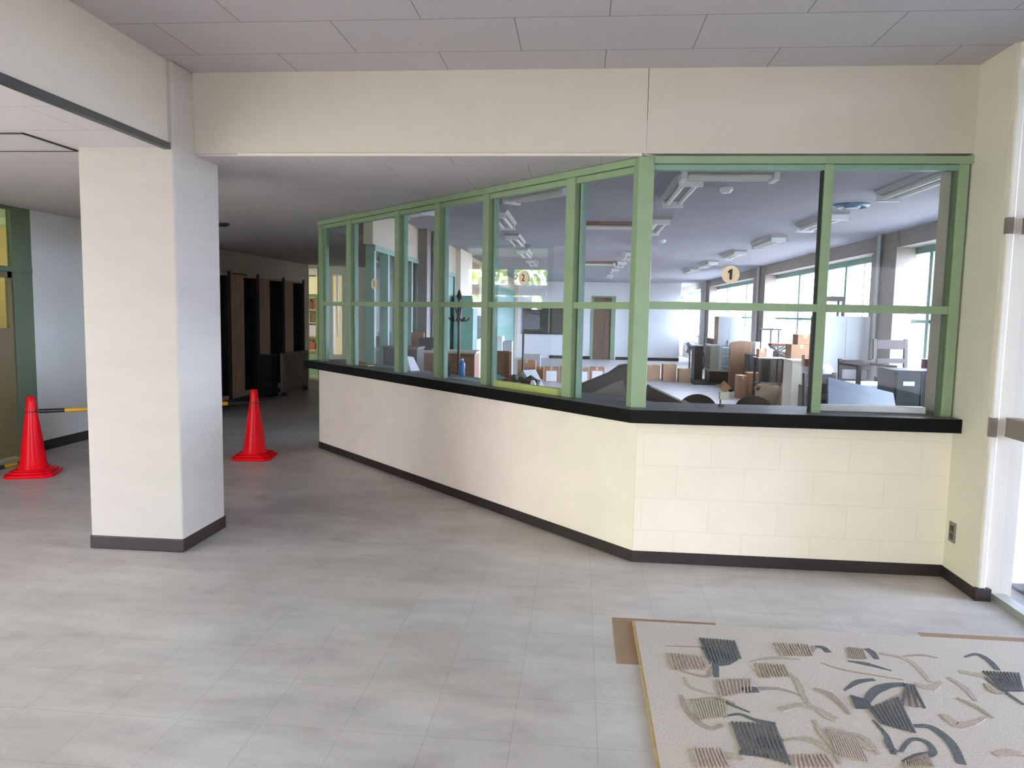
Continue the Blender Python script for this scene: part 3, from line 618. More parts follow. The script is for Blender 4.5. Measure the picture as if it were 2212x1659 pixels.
for lab, loc in (('round white smoke detector on the ceiling above the number 1 pane', (1.16, 6.35, OC)), ('small white smoke detector farther back on the office ceiling', (1.11, 10.7, OC))):
    if s0 is None:
        s0 = thing('smoke_detector', lab, 'detector', loc, 0, 'office smoke detectors')
        obj('body', MB().lathe([(0.055, 0), (0.055, -0.02), (0.035, -0.045), (0, -0.046)], n=20), M['white'], s0, smooth=True)
    else: dup(s0, loc, 0, lab)

# ------------------------------------------------------------------ office clutter
def carton(x0, x1, y0, y1, z0, z1, label, m='carton', group=None, sheet=False, rz=0, mark=False):
    cx, cyy = (x0 + x1) / 2, (y0 + y1) / 2; W, D, H = x1 - x0, y1 - y0, z1 - z0
    t = thing('cardboard_box', label, 'box', (cx, cyy, z0), rz, group)
    obj('body', MB().box(-W/2, W/2, -D/2, D/2, 0, H), M[m], t, bevel=0.004)
    obj('tape', MB().box(-0.025, 0.025, -D/2 - 0.001, D/2 + 0.001, H - 0.06, H + 0.001), M['tape'], t)
    if sheet: obj('paper_sheet', MB().box(-W/2 + 0.05, W/2 - 0.03, -D/2 - 0.003, -D/2, 0.01, H - 0.07), M['paper'], t)
    return t
G1 = 'row of boxes with white sheets on the office floor'
carton(-1.42, -1.00, 17.2, 17.55, 0, 0.40, 'plain brown carton at the left end of the floor row, under the number 2 pane', group=G1)
carton(-0.96, -0.80, 16.9, 17.2, 0, 0.28, 'narrow brown carton second from the left in the floor row', group=G1)
xx = -0.76
for k in range(4):
    carton(xx, xx + 0.31, 16.35 + 0.05 * (k % 2), 16.75, 0, 0.31 + 0.02 * (k % 2), 'brown carton with a white sheet, %s of the four in the floor row' % ('leftmost', 'second from left', 'third from left', 'rightmost')[k], group=G1, sheet=True)
    xx += 0.335
G2 = 'pale boxes on the floor right of the corner post'
carton(1.42, 1.86, 17.3, 17.7, 0, 0.36, 'pale carton nearest the corner post on the office floor', 'carton_lt', G2)
carton(1.92, 2.22, 17.2, 17.6, 0, 0.39, 'tallest pale carton, between two others right of the corner post', 'carton_lt', G2)
carton(2.26, 2.52, 17.05, 17.4, 0, 0.30, 'small pale carton at the right end beside the dark mat', 'carton_lt', G2)
tag(obj('floor_mat', MB().box(2.52, 3.0, 16.6, 17.9, 0.0, 0.025), M['void']), 'dark mat on the office floor right of the pale cartons', 'mat')
carton(-1.44, -1.0, 19.2, 19.6, 0, 0.42, 'greyish pink carton against the far left, under the blackboard end', 'grey_lt')

# far right: fan, showcases, cabinets
t = thing('floor_fan', 'dark standing fan near the far right corner of the office', 'fan', (3.05, 21.0, 0))
obj('foot', MB().lathe([(0.2, 0), (0.2, 0.02), (0.03, 0.05), (0.0, 0.05)], n=24), M['grey_dk'], t, smooth=True)
obj('pole', MB().tube([(0, 0, 0.04), (0, 0, 0.62)], 0.02, 10), M['grey_dk'], t, smooth=True)
obj('motor', MB().tube([(0, -0.06, 0.62), (0, 0.12, 0.64)], 0.055, 14), M['grey_dk'], t, smooth=True)
cg = MB()
for r in (0.10, 0.17, 0.2): cg.tube([(r * math.cos(a * PI / 16), -0.08, 0.62 + r * math.sin(a * PI / 16)) for a in range(33)], 0.005, 6)
for a in range(16): cg.tube([(0, -0.08, 0.62), (0.2 * math.cos(a * PI / 8), -0.08, 0.62 + 0.2 * math.sin(a * PI / 8))], 0.004, 5)
obj('guard', cg, M['grey_dk'], t)
for a in range(3):
    bl = MB(); bl.box(0.03, 0.16, -0.045, -0.038, -0.05, 0.05, M=TR((0, 0, 0.62), ry=a * 2 * PI / 3) @ TR(rx=0.0)); obj('blade', bl, M['bluegrey'], t)
t = thing('metal_hoop', 'dark metal hoop leaning between the fan and the dark cabinet', 'hoop', (3.2, 20.2, 0))
obj('rim', MB().tube([(0.13 * math.cos(a * PI / 16), 0.02 * math.cos(a*PI/16), 0.32 + 0.30 * math.sin(a * PI / 16)) for a in range(33)], 0.022, 8), M['grey_dk'], t, smooth=True)
t = thing('display_plinth', 'dark cabinet end panel left of the glass showcase', 'cabinet', (2.78, 17.9, 0))
obj('body', MB().box(-0.10, 0.09, -0.25, 0.25, 0, 0.80), M['wood_dk'], t, bevel=0.004); obj('top', MB().box(-0.11, 0.10, -0.26, 0.26, 0.80, 0.82), M['grey_lt'], t)
t = thing('glass_showcase', 'low glass showcase with a white shelf on a dark base', 'showcase', (3.22, 17.2, 0))
obj('base', MB().box(-0.32, 0.32, -0.3, 0.3, 0, 0.28), M['wood_dk'], t, bevel=0.004)
obj('deck', MB().box(-0.32, 0.32, -0.3, 0.3, 0.28, 0.30), M['creamp'], t)
gp = MB(); gp.box(-0.32, 0.32, -0.3, -0.294, 0.30, 0.86); gp.box(-0.32, -0.314, -0.294, 0.3, 0.30, 0.86); gp.box(0.314, 0.32, -0.294, 0.3, 0.30, 0.86)
obj('glass', gp, M['glass_case'], t)
obj('top_frame', MB().box(-0.33, 0.33, -0.31, -0.28, 0.86, 0.88).box(-0.33, -0.30, -0.28, 0.31, 0.86, 0.88).box(0.30, 0.33, -0.28, 0.31, 0.86, 0.88), M['white'], t)
obj('back_panel', MB().box(-0.31, -0.02, 0.28, 0.29, 0.30, 0.86), M['creamp'], t)
sh = MB()
for z in (0.36, 0.58, 0.78): sh.box(-0.02, 0.28, -0.12, 0.2, z, z + 0.02)
sh.box(-0.04, -0.02, -0.12, 0.2, 0.30, 0.82); obj('inner_shelf', sh, M['white'], t)
t = thing('glass_case_tall', 'upright glass case with grey-green sides right of the low showcase', 'showcase', (3.36, 16.0, 0))
obj('base', MB().box(-0.17, 0.25, -0.2, 0.2, 0, 0.24), M['grey_dk'], t)
gp = MB(); gp.box(-0.17, 0.25, -0.2, -0.194, 0.24, 0.92); gp.box(-0.17, -0.164, -0.194, 0.2, 0.24, 0.92); gp.box(0.244, 0.25, -0.194, 0.2, 0.24, 0.92); obj('glass', gp, M['glass_case'], t)
obj('back_panel', MB().box(-0.16, 0.24, 0.19, 0.2, 0.24, 0.92), M['grey_lt'], t)
obj('top', MB().box(-0.18, 0.26, -0.21, 0.21, 0.92, 0.935), M['white'], t)
t = thing('white_cabinet', 'tall white cabinet in front of the farthest window bay', 'cabinet', (3.42, 17.95, 0))
obj('body', MB().box(-0.22, 0.30, -0.2, 0.2, 0, 1.50), M['white'], t, bevel=0.005)
for x0, x1 in ((-0.215, 0.035), (0.045, 0.295)):
    d = obj('door', MB().box(x0, x1, -0.212, -0.2, 0.05, 1.48), M['white'], t); obj('handle', MB().box(x1 - 0.03, x1 - 0.02, -0.225, -0.212, 0.8, 0.95), M['grey'], d)
obj('side_panel', MB().box(-0.235, -0.22, -0.2, 0.2, 0, 1.49), M['wood_lt'], t)
t = thing('arched_board', 'brown arched sofa back behind the glass cases', 'sofa back', (3.28, 15.4, 0))
pf = [(-0.26, 0.0), (0.26, 0.0)] + [(0.26 * math.cos(a * PI / 12), 0.95 + 0.07 * math.sin(a * PI / 12)) for a in range(13)]
obj('panel', MB().prism(pf, 0, 0.08, M=TR(rx=PI/2)), M['wood_br'], t)
obj('foot', MB().box(-0.26, -0.2, -0.2, 0.1, 0, 0.05).box(0.2, 0.26, -0.2, 0.1, 0, 0.05), M['wood_dk'], t)
t = thing('dark_cabinet', 'dark grey cabinet right of the glass cases', 'cabinet', (3.42, 14.85, 0))
obj('body', MB().box(-0.17, 0.24, -0.2, 0.2, 0, 0.78), M['grey_dk'], t, bevel=0.004); obj('door', MB().box(-0.16, 0.23, -0.21, -0.2, 0.03, 0.75), M['grey_dk'], t)
tag(obj('white_carton', MB().box(3.38, 3.65, 14.75, 15.0, 0.782, 1.02), M['white'], bevel=0.004), 'plain white box on top of the dark grey cabinet', 'box')
G3 = 'boxes on the floor under the paper-topped table'
carton(2.93, 3.10, 14.0, 14.3, 0, 0.42, 'upright brown carton left of the wicker basket', group=G3)
carton(3.13, 3.36, 14.1, 14.4, 0, 0.47, 'larger brown carton directly behind the wicker basket', group=G3)
t = thing('wicker_basket', 'round wicker basket on the floor before the cartons', 'basket', (3.22, 13.0, 0))
obj('bowl', MB().lathe([(0.13, 0.0), (0.19, 0.12), (0.20, 0.25), (0.17, 0.36), (0.155, 0.36), (0.18, 0.25), (0.17, 0.12), (0.0, 0.03)], n=24), M['wicker'], t, smooth=True)
obj('folded_cloth', MB().box(-0.13, 0.14, -0.1, 0.1, 0.30, 0.35, M=TR(ry=-0.25)), M['redbr'], t)
t = thing('table', 'small dark table with a white paper top full of boxes', 'table', (3.42, 13.65, 0))
obj('table_top', MB().box(-0.28, 0.30, -0.24, 0.24, 0.76, 0.785), M['wood_dk'], t); obj('paper_cover', MB().box(-0.28, 0.26, -0.245, 0.2, 0.785, 0.79), M['paper'], t)
for sx in (-0.26, 0.24):
    for sy in (-0.22, 0.18): obj('leg', MB().box(sx, sx + 0.04, sy, sy + 0.04, 0, 0.76), M['wood_dk'], t)
obj('shelf', MB().box(-0.24, 0.26, -0.2, 0.2, 0.30, 0.33), M['wood_dk'], t)
carton(3.16, 3.28, 13.5, 13.7, 0.79, 0.94, 'small brown box at the left on the paper-topped table', 'carton')
tag(obj('grey_box', MB().box(3.285, 3.40, 13.5, 13.7, 0.79, 0.95), M['grey_lt'], bevel=0.003), 'small grey box next to the brown one on the paper-topped table', 'box')
def chair(name, label, loc, rz, wood, cush, rx=0, ry=0, group=None, back=0.80, arms=False):
    t = thing(name, label, 'chair', loc, rz, group); t.rotation_euler = (rx, ry, rz)
    obj('seat', MB().box(-0.20, 0.20, -0.20, 0.20, 0.40, 0.45), M[cush], t, bevel=0.012)
    for sx in (-0.19, 0.155):
        obj('leg', MB().box(sx, sx + 0.035, -0.195, -0.16, 0, 0.62 if arms else 0.40), M[wood], t)
        obj('leg', MB().hexa([Vector(p) for p in ((sx, 0.16, 0), (sx + 0.035, 0.16, 0), (sx + 0.035, 0.195, 0), (sx, 0.195, 0), (sx, 0.22, back), (sx + 0.035, 0.22, back), (sx + 0.035, 0.25, back), (sx, 0.25, back))]), M[wood], t)
        if arms: obj('armrest', MB().box(sx - 0.008, sx + 0.043, -0.21, 0.22, 0.62, 0.645), M[wood], t)
    obj('back_rail', MB().box(-0.155, 0.155, 0.215, 0.24, back - 0.11, back - 0.01), M[wood], t, bevel=0.004)
    obj('back_rail', MB().box(-0.155, 0.155, 0.195, 0.22, back - 0.26, back - 0.21), M[wood], t)
    obj('stretcher', MB().box(-0.155, 0.155, -0.19, -0.165, 0.33, 0.38), M[wood], t)
    return t
t = thing('folding_stool', 'brown cross-legged stool standing on the paper-topped table', 'stool', (3.54, 13.72, 0.791))
obj('seat', MB().box(-0.15, 0.15, -0.12, 0.12, 0.20, 0.25), M['redbr'], t, bevel=0.006)
for y in (-0.11, 0.09):
    obj('leg', MB().tube([(-0.14, y, 0.0), (0.13, y, 0.20)], 0.012, 8), M['wood_dk'], t); obj('leg', MB().tube([(0.14, y + 0.02, 0.0), (-0.13, y + 0.02, 0.20)], 0.012, 8), M['wood_dk'], t)
t = thing('metal_rack', 'grey tubular rack in front of the second window bay', 'rack', (3.55, 14.3, 0))
for x in (-0.18, 0.0, 0.14): obj('post', MB().tube([(x, 0, 0), (x, 0, 1.28)], 0.014, 8), M['grey_dk'], t)
obj('rail', MB().tube([(-0.22, 0, 1.28), (0.19, 0, 1.28)], 0.014, 8), M['grey_dk'], t)
G4 = 'stacked cartons beside the cream cabinet'
carton(3.30, 3.66, 12.1, 12.5, 0, 0.42, 'bottom carton of the stack behind the cream cabinet', group=G4)
carton(3.32, 3.64, 12.12, 12.48, 0.422, 0.80, 'second carton from the floor in the stack behind the cream cabinet', group=G4)
carton(3.33, 3.65, 12.12, 12.46, 0.802, 1.08, 'third carton from the floor in the stack behind the cream cabinet', group=G4)
carton(3.43, 3.66, 12.14, 12.44, 1.082, 1.24, 'small top carton of the stack behind the cream cabinet', group=G4)
t = thing('cream_cabinet', 'narrow cream cabinet left of the second post of the front glass', 'cabinet', (3.12, 11.1, 0))
obj('body', MB().box(-0.10, 0.14, -0.2, 0.25, 0, 0.88), M['creamp'], t, bevel=0.004); obj('top', MB().box(-0.11, 0.15, -0.21, 0.26, 0.88, 0.90), M['creamp'], t)
t = thing('poster_tube', 'white rolled tube with red and cream caps standing by the second post', 'tube', (3.02, 10.25, 0))
obj('foot', MB().lathe([(0.05, 0), (0.05, 0.36), (0.0, 0.36)], n=18), M['blackp'], t, smooth=True)
obj('body', MB().lathe([(0.05, 0.36), (0.052, 0.86), (0.0, 0.86)], n=18), M['white'], t, smooth=True)
obj('cap', MB().lathe([(0.042, 0.86), (0.036, 0.96), (0.0, 0.96)], n=18, c=(0.012, 0, 0)), M['red'], t, smooth=True)
obj('cream_cap', MB().lathe([(0.024, 0.86), (0.02, 1.01), (0.0, 1.01)], n=14, c=(-0.04, 0, 0)), M['creamp'], t, smooth=True)
t = thing('wardrobe', 'tall white wardrobe with a brown side behind the second post', 'wardrobe', (3.36, 10.0, 0))
obj('body', MB().box(-0.30, 0.28, -0.2, 0.2, 0, 1.53), M['white'], t, bevel=0.004)
obj('side_panel', MB().box(-0.32, -0.30, -0.2, 0.22, 0, 1.53), M['brown_panel'], t)
for x0, x1 in ((-0.295, -0.012), (-0.006, 0.275)): obj('door', MB().box(x0, x1, -0.212, -0.2, 0.06, 1.50), M['white'], t)
t = thing('low_stool', 'small grey-green stool standing on top of the tall white wardrobe', 'stool', (3.22, 9.98, 1.531))
obj('seat', MB().box(-0.13, 0.13, -0.11, 0.11, 0.19, 0.25), M['bronze'], t, bevel=0.006)
for sx in (-0.12, 0.095):
    for sy in (-0.1, 0.075): obj('leg', MB().box(sx, sx + 0.025, sy, sy + 0.025, 0, 0.19), M['bronze'], t)
tag(obj('low_crate', MB().box(2.52, 2.98, 8.4, 8.8, 0, 0.745), M['grey_dk'], bevel=0.006), 'dark crate holding the white tub behind the second post', 'crate')
tag(obj('white_tub', MB().lathe([(0.10, 0), (0.125, 0.10), (0.12, 0.2), (0.08, 0.245), (0.0, 0.25)], c=(2.70, 8.58, 0.746), n=24), M['white'], smooth=True), 'rounded white tub on the dark crate', 'tub')
tag(obj('dark_board', MB().box(2.52, 3.2, 8.3, 8.34, 0, 0.82), M['wood_dk']), 'dark board standing behind the white-cushioned armchair', 'board')
tag(obj('wooden_desk', MB().box(2.58, 3.16, 7.62, 8.2, 0.0, 0.40), M['wood_dk'], bevel=0.006), 'low dark wooden chest holding the cushioned armchair', 'chest')
chair('armchair', 'wooden armchair with a white cushion on the low dark chest', (2.94, 7.92, 0.401), 0.12, 'chair_wood', 'white', arms=True, back=0.68)
chair('wooden_chair', 'small wooden chair standing left of the white-cushioned armchair', (2.44, 7.3, 0.0), 0.4, 'chair_wood', 'chair_wood', back=0.97)
t = thing('drawer_cabinet', 'dark grey two-drawer cabinet with white label holders by the right wall', 'cabinet', (3.12, 7.3, 0))
obj('body', MB().box(-0.23, 0.22, -0.2, 0.2, 0, 1.04), M['grey_dk'], t, bevel=0.004)
for x0, x1 in ((-0.215, -0.01), (0.0, 0.205)):
    d = obj('drawer', MB().box(x0, x1, -0.212, -0.2, 0.55, 1.02), M['grey'], t); obj('label', MB().box((x0+x1)/2 - 0.05, (x0+x1)/2 + 0.05, -0.216, -0.212, 0.90, 0.94), M['paper'], d)
    obj('drawer', MB().box(x0, x1, -0.212, -0.2, 0.05, 0.53), M['grey'], t)
tag(obj('red_cabinet', MB().box(3.37, 3.66, 7.25, 7.7, 0, 1.12), M['redbr'], bevel=0.004), 'red-brown wooden cabinet at the right edge by the window', 'cabinet')
tag(obj('step_box', MB().box(3.15, 3.62, 8.02, 8.5, 0, 0.44), M['carton'], bevel=0.004), 'brown carton that carries the chair beside the window', 'box')
chair('wooden_chair', 'wooden chair with a light top rail perched up beside the window', (3.39, 8.2, 0.441), 0.15, 'chair_wood', 'chair_wood', back=0.85)
tag(obj('work_bench', MB().box(1.70, 2.75, 6.0, 6.95, 0.0, 0.62), M['wood_dk'], bevel=0.006), 'low dark bench carrying the tilted blue-grey table top', 'bench')
tt = thing('tilted_tabletop', 'blue-grey table top lying tilted behind the right-hand pane', 'table top', (0, 0, 0))
def slab4(p, th):
    p = [Vector(q) for q in p]; n = (p[1] - p[0]).cross(p[3] - p[0]).normalized(); n = n if n.z > 0 else -n
    return MB().hexa([q - n * th for q in p] + p)
pA = [(2.07, 6.35, 0.76), (2.64, 6.35, 0.655), (2.76, 6.80, 0.86), (2.20, 6.80, 0.985)]
obj('panel', slab4(pA, 0.03), M['bluegrey'], tt)
tag(obj('wooden_block', MB().box(1.80, 2.12, 6.03, 6.2, 0.621, 0.70), M['wood_br']), 'wooden block under the short pale board', 'block')
tag(obj('small_board', slab4([(1.83, 6.05, 0.745), (2.10, 6.05, 0.722), (2.10, 6.13, 0.80), (1.86, 6.13, 0.83)], 0.02), M['grey_lt']), 'short pale board leaning before the tilted table top', 'board')

# just behind the front glass
tag(obj('inner_desk', MB().box(0.48, 1.66, 4.98, 5.55, 0.0, 0.74), M['wood_dk'], bevel=0.005), 'dark desk just inside the front counter', 'desk')
def round_chair(loc, rz, label):
    t = thing('round_back_chair', label, 'chair', loc, rz, 'round-backed chairs behind the front counter')
    obj('seat', MB().lathe([(0.17, 0.42), (0.18, 0.45), (0.16, 0.48), (0, 0.48)], n=24), M['blackp'], t, smooth=True)
    pf = [(0.14 * math.cos(a * PI / 14), 0.80 + 0.115 * math.sin(a * PI / 14)) for a in range(15)] + [(-0.12, 0.6), (0.12, 0.6)]
    obj('backrest', MB().prism(pf, 0.17, 0.20, M=TR(rx=PI/2)), M['wood_dk'], t)
    obj('pole', MB().tube([(0, 0, 0.05), (0, 0, 0.42)], 0.03, 10), M['grey'], t); obj('back_post', MB().box(-0.02, 0.02, -0.2, -0.17, 0.44, 0.65), M['grey'], t)
    for a in range(4): obj('leg', MB().tube([(0, 0, 0.06), (0.17 * math.cos(a * PI/2 + .4), 0.17 * math.sin(a * PI/2 + .4), 0.02)], 0.018, 8), M['grey'], t)
    return t
ch = round_chair((0.90, 5.87, 0), 0, 'round-backed chair behind the counter left of the tan paper cube')
dup(ch, (1.31, 5.87, 0), 0, 'round-backed chair behind the counter right of the tan paper cube')
t = thing('paper_cube_stand', 'tan paper cube on a cream block standing on the counter under number 1', 'ornament', (0.905, 4.72, 0.946))
obj('stem', MB().tube([(-0.02, 0, 0), (-0.02, 0, 0.05)], 0.005, 8), M['wood_br'], t); obj('foot', MB().box(-0.03, 0.0, -0.015, 0.015, 0, 0.008), M['wood_br'], t)
obj('block', MB().box(-0.028, 0.028, -0.02, 0.02, 0.04, 0.088), M['creamp'], t, bevel=0.003)
obj('cube', MB().box(-0.024, 0.024, -0.024, 0.024, -0.024, 0.024, M=TR((0.002, 0, 0.118), rx=0.3, ry=0.7, rz=0.3)), M['carton'], t, bevel=0.002)
tag(obj('orange_scrap', MB().box(0.555, 0.572, 4.65, 4.66, 0.946, 0.951), M['carton']), 'tiny orange scrap on the counter right of the corner post', 'scrap')
# dark folded panel by the corner post
t = thing('folded_panel', 'big dark folded leatherette panel rising behind the glass left of the corner post', 'panel', (0, 5.55, 0))
obj('skin', MB().prism([(-0.12, 0.90), (-0.03, 0.955), (0.22, 1.065), (0.30, 1.125), (0.36, 1.135), (0.41, 1.085), (0.45, 0.80), (-0.12, 0.80)], -0.12, 0.0, M=TR(rx=PI/2)), M['wood_dk'], t, bevel=0.01)
obj('lining', MB().prism([(0.0, 0.86), (0.24, 0.985), (0.33, 1.02), (0.37, 0.84), (0.37, 0.80), (0.0, 0.80)], 0.0, 0.012, M=TR(rx=PI/2)), M['bronze'], t)
obj('torn_edge', MB().prism([(0.365, 1.0), (0.40, 0.96), (0.435, 0.84), (0.40, 0.82), (0.375, 0.90)], 0.0, 0.02, M=TR(rx=PI/2)), M['creamp'], t)
tag(obj('folding_table', MB().box(-0.12, 0.46, 5.36, 5.95, 0, 0.795), M['wood_dk'], bevel=0.005), 'dark table under the folded leatherette panel', 'table')
t = thing('open_carton', 'dark open box with a cream flap right of the corner post', 'box', (0.62, 5.33, 0.772))
obj('body', MB().box(-0.20, 0.06, -0.1, 0.15, 0, 0.16, M=TR(ry=0.42)), M['wood_dk'], t); obj('flap', MB().box(0.0, 0.10, -0.12, -0.09, 0.02, 0.17, M=TR((0.03, 0, 0.0), ry=0.5)), M['carton_lt'], t)

# behind the angled glass
tag(obj('junk_table', MB().box(-0.86, -0.24, 6.0, 6.66, 0, 0.84), M['wood_dk']), 'dark low table heaped with odds and ends under the number 2 pane', 'table')
jk = ('junk1', 'junk2', 'junk3', 'bluegrey', 'grey_dk', 'junk1', 'creamp', 'junk2', 'junk1')
jl = ('crumpled grey cloth bundle at the left of the heaped table', 'dark red cloth bundle on the heaped table', 'small pale green crumpled sheet on the heaped table', 'blue-grey lump of cloth on the heaped table', 'dark grey bag in the middle of the heaped table', 'second grey bundle behind the dark grey bag', 'cream ball of paper near the sash on the heaped table', 'dark red bundle at the right of the heaped table', 'grey bundle behind the pale paper pack')
for k in range(9):
    q = (-0.79 + k * 0.048, 6.12 + 0.09 * (k % 3)); r = 0.05 + 0.016 * (k % 3)
    mb = MB(); bmesh.ops.create_icosphere(mb.bm, subdivisions=2, radius=r)
    for v in mb.bm.verts: v.co *= 1 + random.uniform(-0.22, 0.22); v.co.z = v.co.z * 0.8
    z0 = min(v.co.z for v in mb.bm.verts)
    o = tag(obj('cloth_bundle', mb, M[jk[k]]), jl[k], 'bundle', 'odds and ends on the heaped table'); o.location = (q[0], q[1], 0.84 - z0)
q = (-0.36, 6.5)
t = thing('paper_pack', 'pale green paper pack leaning on the heaped table', 'paper pack', (q[0], q[1], 0.842), aL)
obj('pack', MB().box(-0.02, 0.02, -0.07, 0.07, 0, 0.19, M=TR(ry=-0.75)), M['junk3'], t); obj('cover', MB().box(0.021, 0.025, -0.07, 0.07, 0, 0.19, M=TR(ry=-0.75)), M['white'], t)
tag(obj('thread_spool', MB().lathe([(0.026, 0), (0.024, 0.02), (0.012, 0.05), (0, 0.052)], n=18), M['white'], smooth=True), 'small white spool on the counter edge behind the lime sash', 'spool').location = (lp(1.27, 0.25)[0], lp(1.27, 0.25)[1], 0.9465)
t = thing('wooden_board', 'upright brown wooden board with a lighter edge behind the heaped table', 'board', (-0.90, 8.5, 0))
obj('panel', MB().box(-0.16, 0.10, 0, 0.03, 0, 1.06), M['wood_br'], t); obj('edge', MB().box(0.10, 0.13, -0.02, 0.05, 0, 1.05), M['wood_or'], t)
tag(obj('thin_pole', MB().tube([(-0.61, 8.1, 0), (-0.61, 8.1, 1.27)], 0.012, 8), M['grey_dk']), 'thin dark pole standing under the number 2 pane', 'pole')
tag(obj('grey_locker', MB().box(-1.33, -1.18, 13.0, 13.3, 0, 1.0), M['grey_lt'], bevel=0.004), 'grey locker right of the white locker on the left of the office', 'locker')
tag(obj('white_locker', MB().box(-1.56, -1.34, 12.9, 13.3, 0, 1.08), M['white'], bevel=0.004), 'white locker beside the grey one on the left of the office', 'locker')
t = thing('coat_stand', 'dark red wooden coat stand with curved hooks behind the angled glass', 'coat stand', (-1.336, 8.2, 0))
obj('pole', MB().tube([(0, 0, 0.05), (0, 0, 1.35), (0, 0, 1.5), (0, 0, 1.62), (0, 0, 1.70)], [0.016, 0.016, 0.03, 0.02, 0.012], 12), M['coat'], t, smooth=True)
obj('finial', MB().lathe([(0.012, 1.62), (0.035, 1.66), (0.02, 1.70), (0.008, 1.74), (0, 1.742)], n=14), M['coat'], t, smooth=True)
for k in range(6):
    a = k * PI / 3 + 0.2; u = Vector((math.cos(a), math.sin(a), 0))
    obj('hook', MB().tube([u * 0.02 + Vector((0, 0, 1.42)), u * 0.06 + Vector((0, 0, 1.395)), u * 0.10 + Vector((0, 0, 1.41)), u * 0.115 + Vector((0, 0, 1.435))], 0.008, 7), M['coat'], t, smooth=True)
    if k % 2: obj('hook', MB().tube([u * 0.02 + Vector((0, 0, 1.48)), u * 0.05 + Vector((0, 0, 1.56)), u * 0.10 + Vector((0, 0, 1.58))], 0.008, 7), M['coat'], t, smooth=True)
for k in range(4):
    a = k * PI / 2 + 0.5; u = Vector((math.cos(a), math.sin(a), 0)); obj('leg', MB().tube([Vector((0, 0, 0.25)), u * 0.12 + Vector((0, 0, 0.14)), u * 0.18 + Vector((0, 0, 0.015))], 0.014, 8), M['coat'], t, smooth=True)
t = thing('wooden_sideboard', 'orange-brown wooden sideboard with a pale top behind the angled glass', 'sideboard', (-1.5, 8.85, 0))
obj('body', MB().box(-0.50, 0.28, -0.2, 0.2, 0, 1.01), M['wood_or'], t, bevel=0.004); obj('top', MB().box(-0.52, 0.30, -0.22, 0.22, 1.01, 1.035), M['creamp'], t)
obj('door', MB().box(-0.49, -0.12, -0.212, -0.2, 0.05, 0.98), M['wood_or'], t); obj('door', MB().box(-0.10, 0.27, -0.212, -0.2, 0.05, 0.98), M['wood_or'], t)
t = thing('dark_sideboard', 'dark brown cupboard under the number 3 pane', 'cupboard', (-1.84, 7.75, 0))
obj('body', MB().box(-0.20, 0.16, -0.12, 0.22, 0, 1.10), M['wood_dk'], t, bevel=0.004); obj('top', MB().box(-0.21, 0.17, -0.13, 0.23, 1.10, 1.12), M['wood_br'], t)
tag(obj('cork_panel', MB().box(-2.02, -1.87, 8.85, 8.9, 1.0355, 1.24, M=None), M['carton']), 'brown cork panel standing on the pale sideboard top', 'panel')
t = thing('monitor', 'dark flat monitor on the pale sideboard top beside the cork panel', 'monitor', (-1.80, 8.78, 1.0355))
obj('screen', MB().box(-0.11, 0.11, 0, 0.03, 0.02, 0.15), M['blackp'], t, bevel=0.003); obj('foot', MB().box(-0.05, 0.05, -0.03, 0.06, 0, 0.02), M['grey_dk'], t)
q = lp(3.02, 0.22)
t = thing('paper_bag', 'crumpled white paper bag on the counter behind the angled glass', 'bag', (q[0], q[1], 0.9465), aL)
obj('bag', MB().hexa([Vector(p) for p in ((-0.09, -0.05, 0), (0.10, -0.05, 0), (0.10, 0.05, 0), (-0.09, 0.05, 0), (-0.085, -0.035, 0.12), (0.02, -0.045, 0.135), (0.03, 0.02, 0.125), (-0.075, 0.03, 0.10))]), M['paper'], t, bevel=0.004)
obj('print', MB().lathe([(0.022, 0), (0.022, 0.001)], n=20, M=TR((-0.02, -0.0435, 0.055), rx=PI/2 - 0.17)), M['junk3'], t)
q = lp(2.28, 0.30)
t = thing('water_bottle', 'small blue bottle on the counter before the coat stand', 'bottle', (q[0], q[1], 0.9465))
obj('body', MB().lathe([(0.024, 0), (0.026, 0.02), (0.023, 0.06), (0.026, 0.10), (0.018, 0.125), (0.01, 0.135), (0, 0.135)], n=18), M['bottle'], t, smooth=True); obj('cap', MB().lathe([(0.012, 0.135), (0.012, 0.15), (0, 0.15)], n=14), M['white'], t)
q = lp(2.365, 0.20)
t = thing('tape_dispenser', 'small black tape dispenser on the counter left of the blue bottle', 'tape dispenser', (q[0], q[1], 0.9465), aL)
obj('body', MB().box(-0.02, 0.02, -0.02, 0.02, 0, 0.09), M['blackp'], t, bevel=0.004); obj('arm', MB().box(-0.01, 0.05, -0.012, 0.012, 0.05, 0.075), M['blackp'], t, bevel=0.003); obj('roll', MB().lathe([(0.028, -0.01), (0.028, 0.01)], n=18, M=TR((0, 0, 0.10), rx=PI/2)), M['grey_dk'], t)
tag(obj('green_mat', lbox(MB(), 1.80, 2.16, 0.10, 0.24, 0.9465, 0.951), M['junk3']), 'thin pale green mat on the counter in front of the blue bottle', 'mat')
tag(obj('wooden_strip', lbox(MB(), 3.62, 4.20, 0.10, 0.17, 0.9465, 0.958), M['wood_lt']), 'narrow light strip lying on the counter near its far end', 'strip')
t = thing('teal_cabinet', 'tall teal steel cabinet behind the coat stand', 'cabinet', (-1.80, 12.3, 0))
obj('body', MB().box(-0.26, 0.06, -0.2, 0.3, 0, 1.76), M['teal'], t, bevel=0.004); obj('door', MB().box(-0.25, 0.05, -0.21, -0.2, 0.05, 1.73), M['teal'], t)

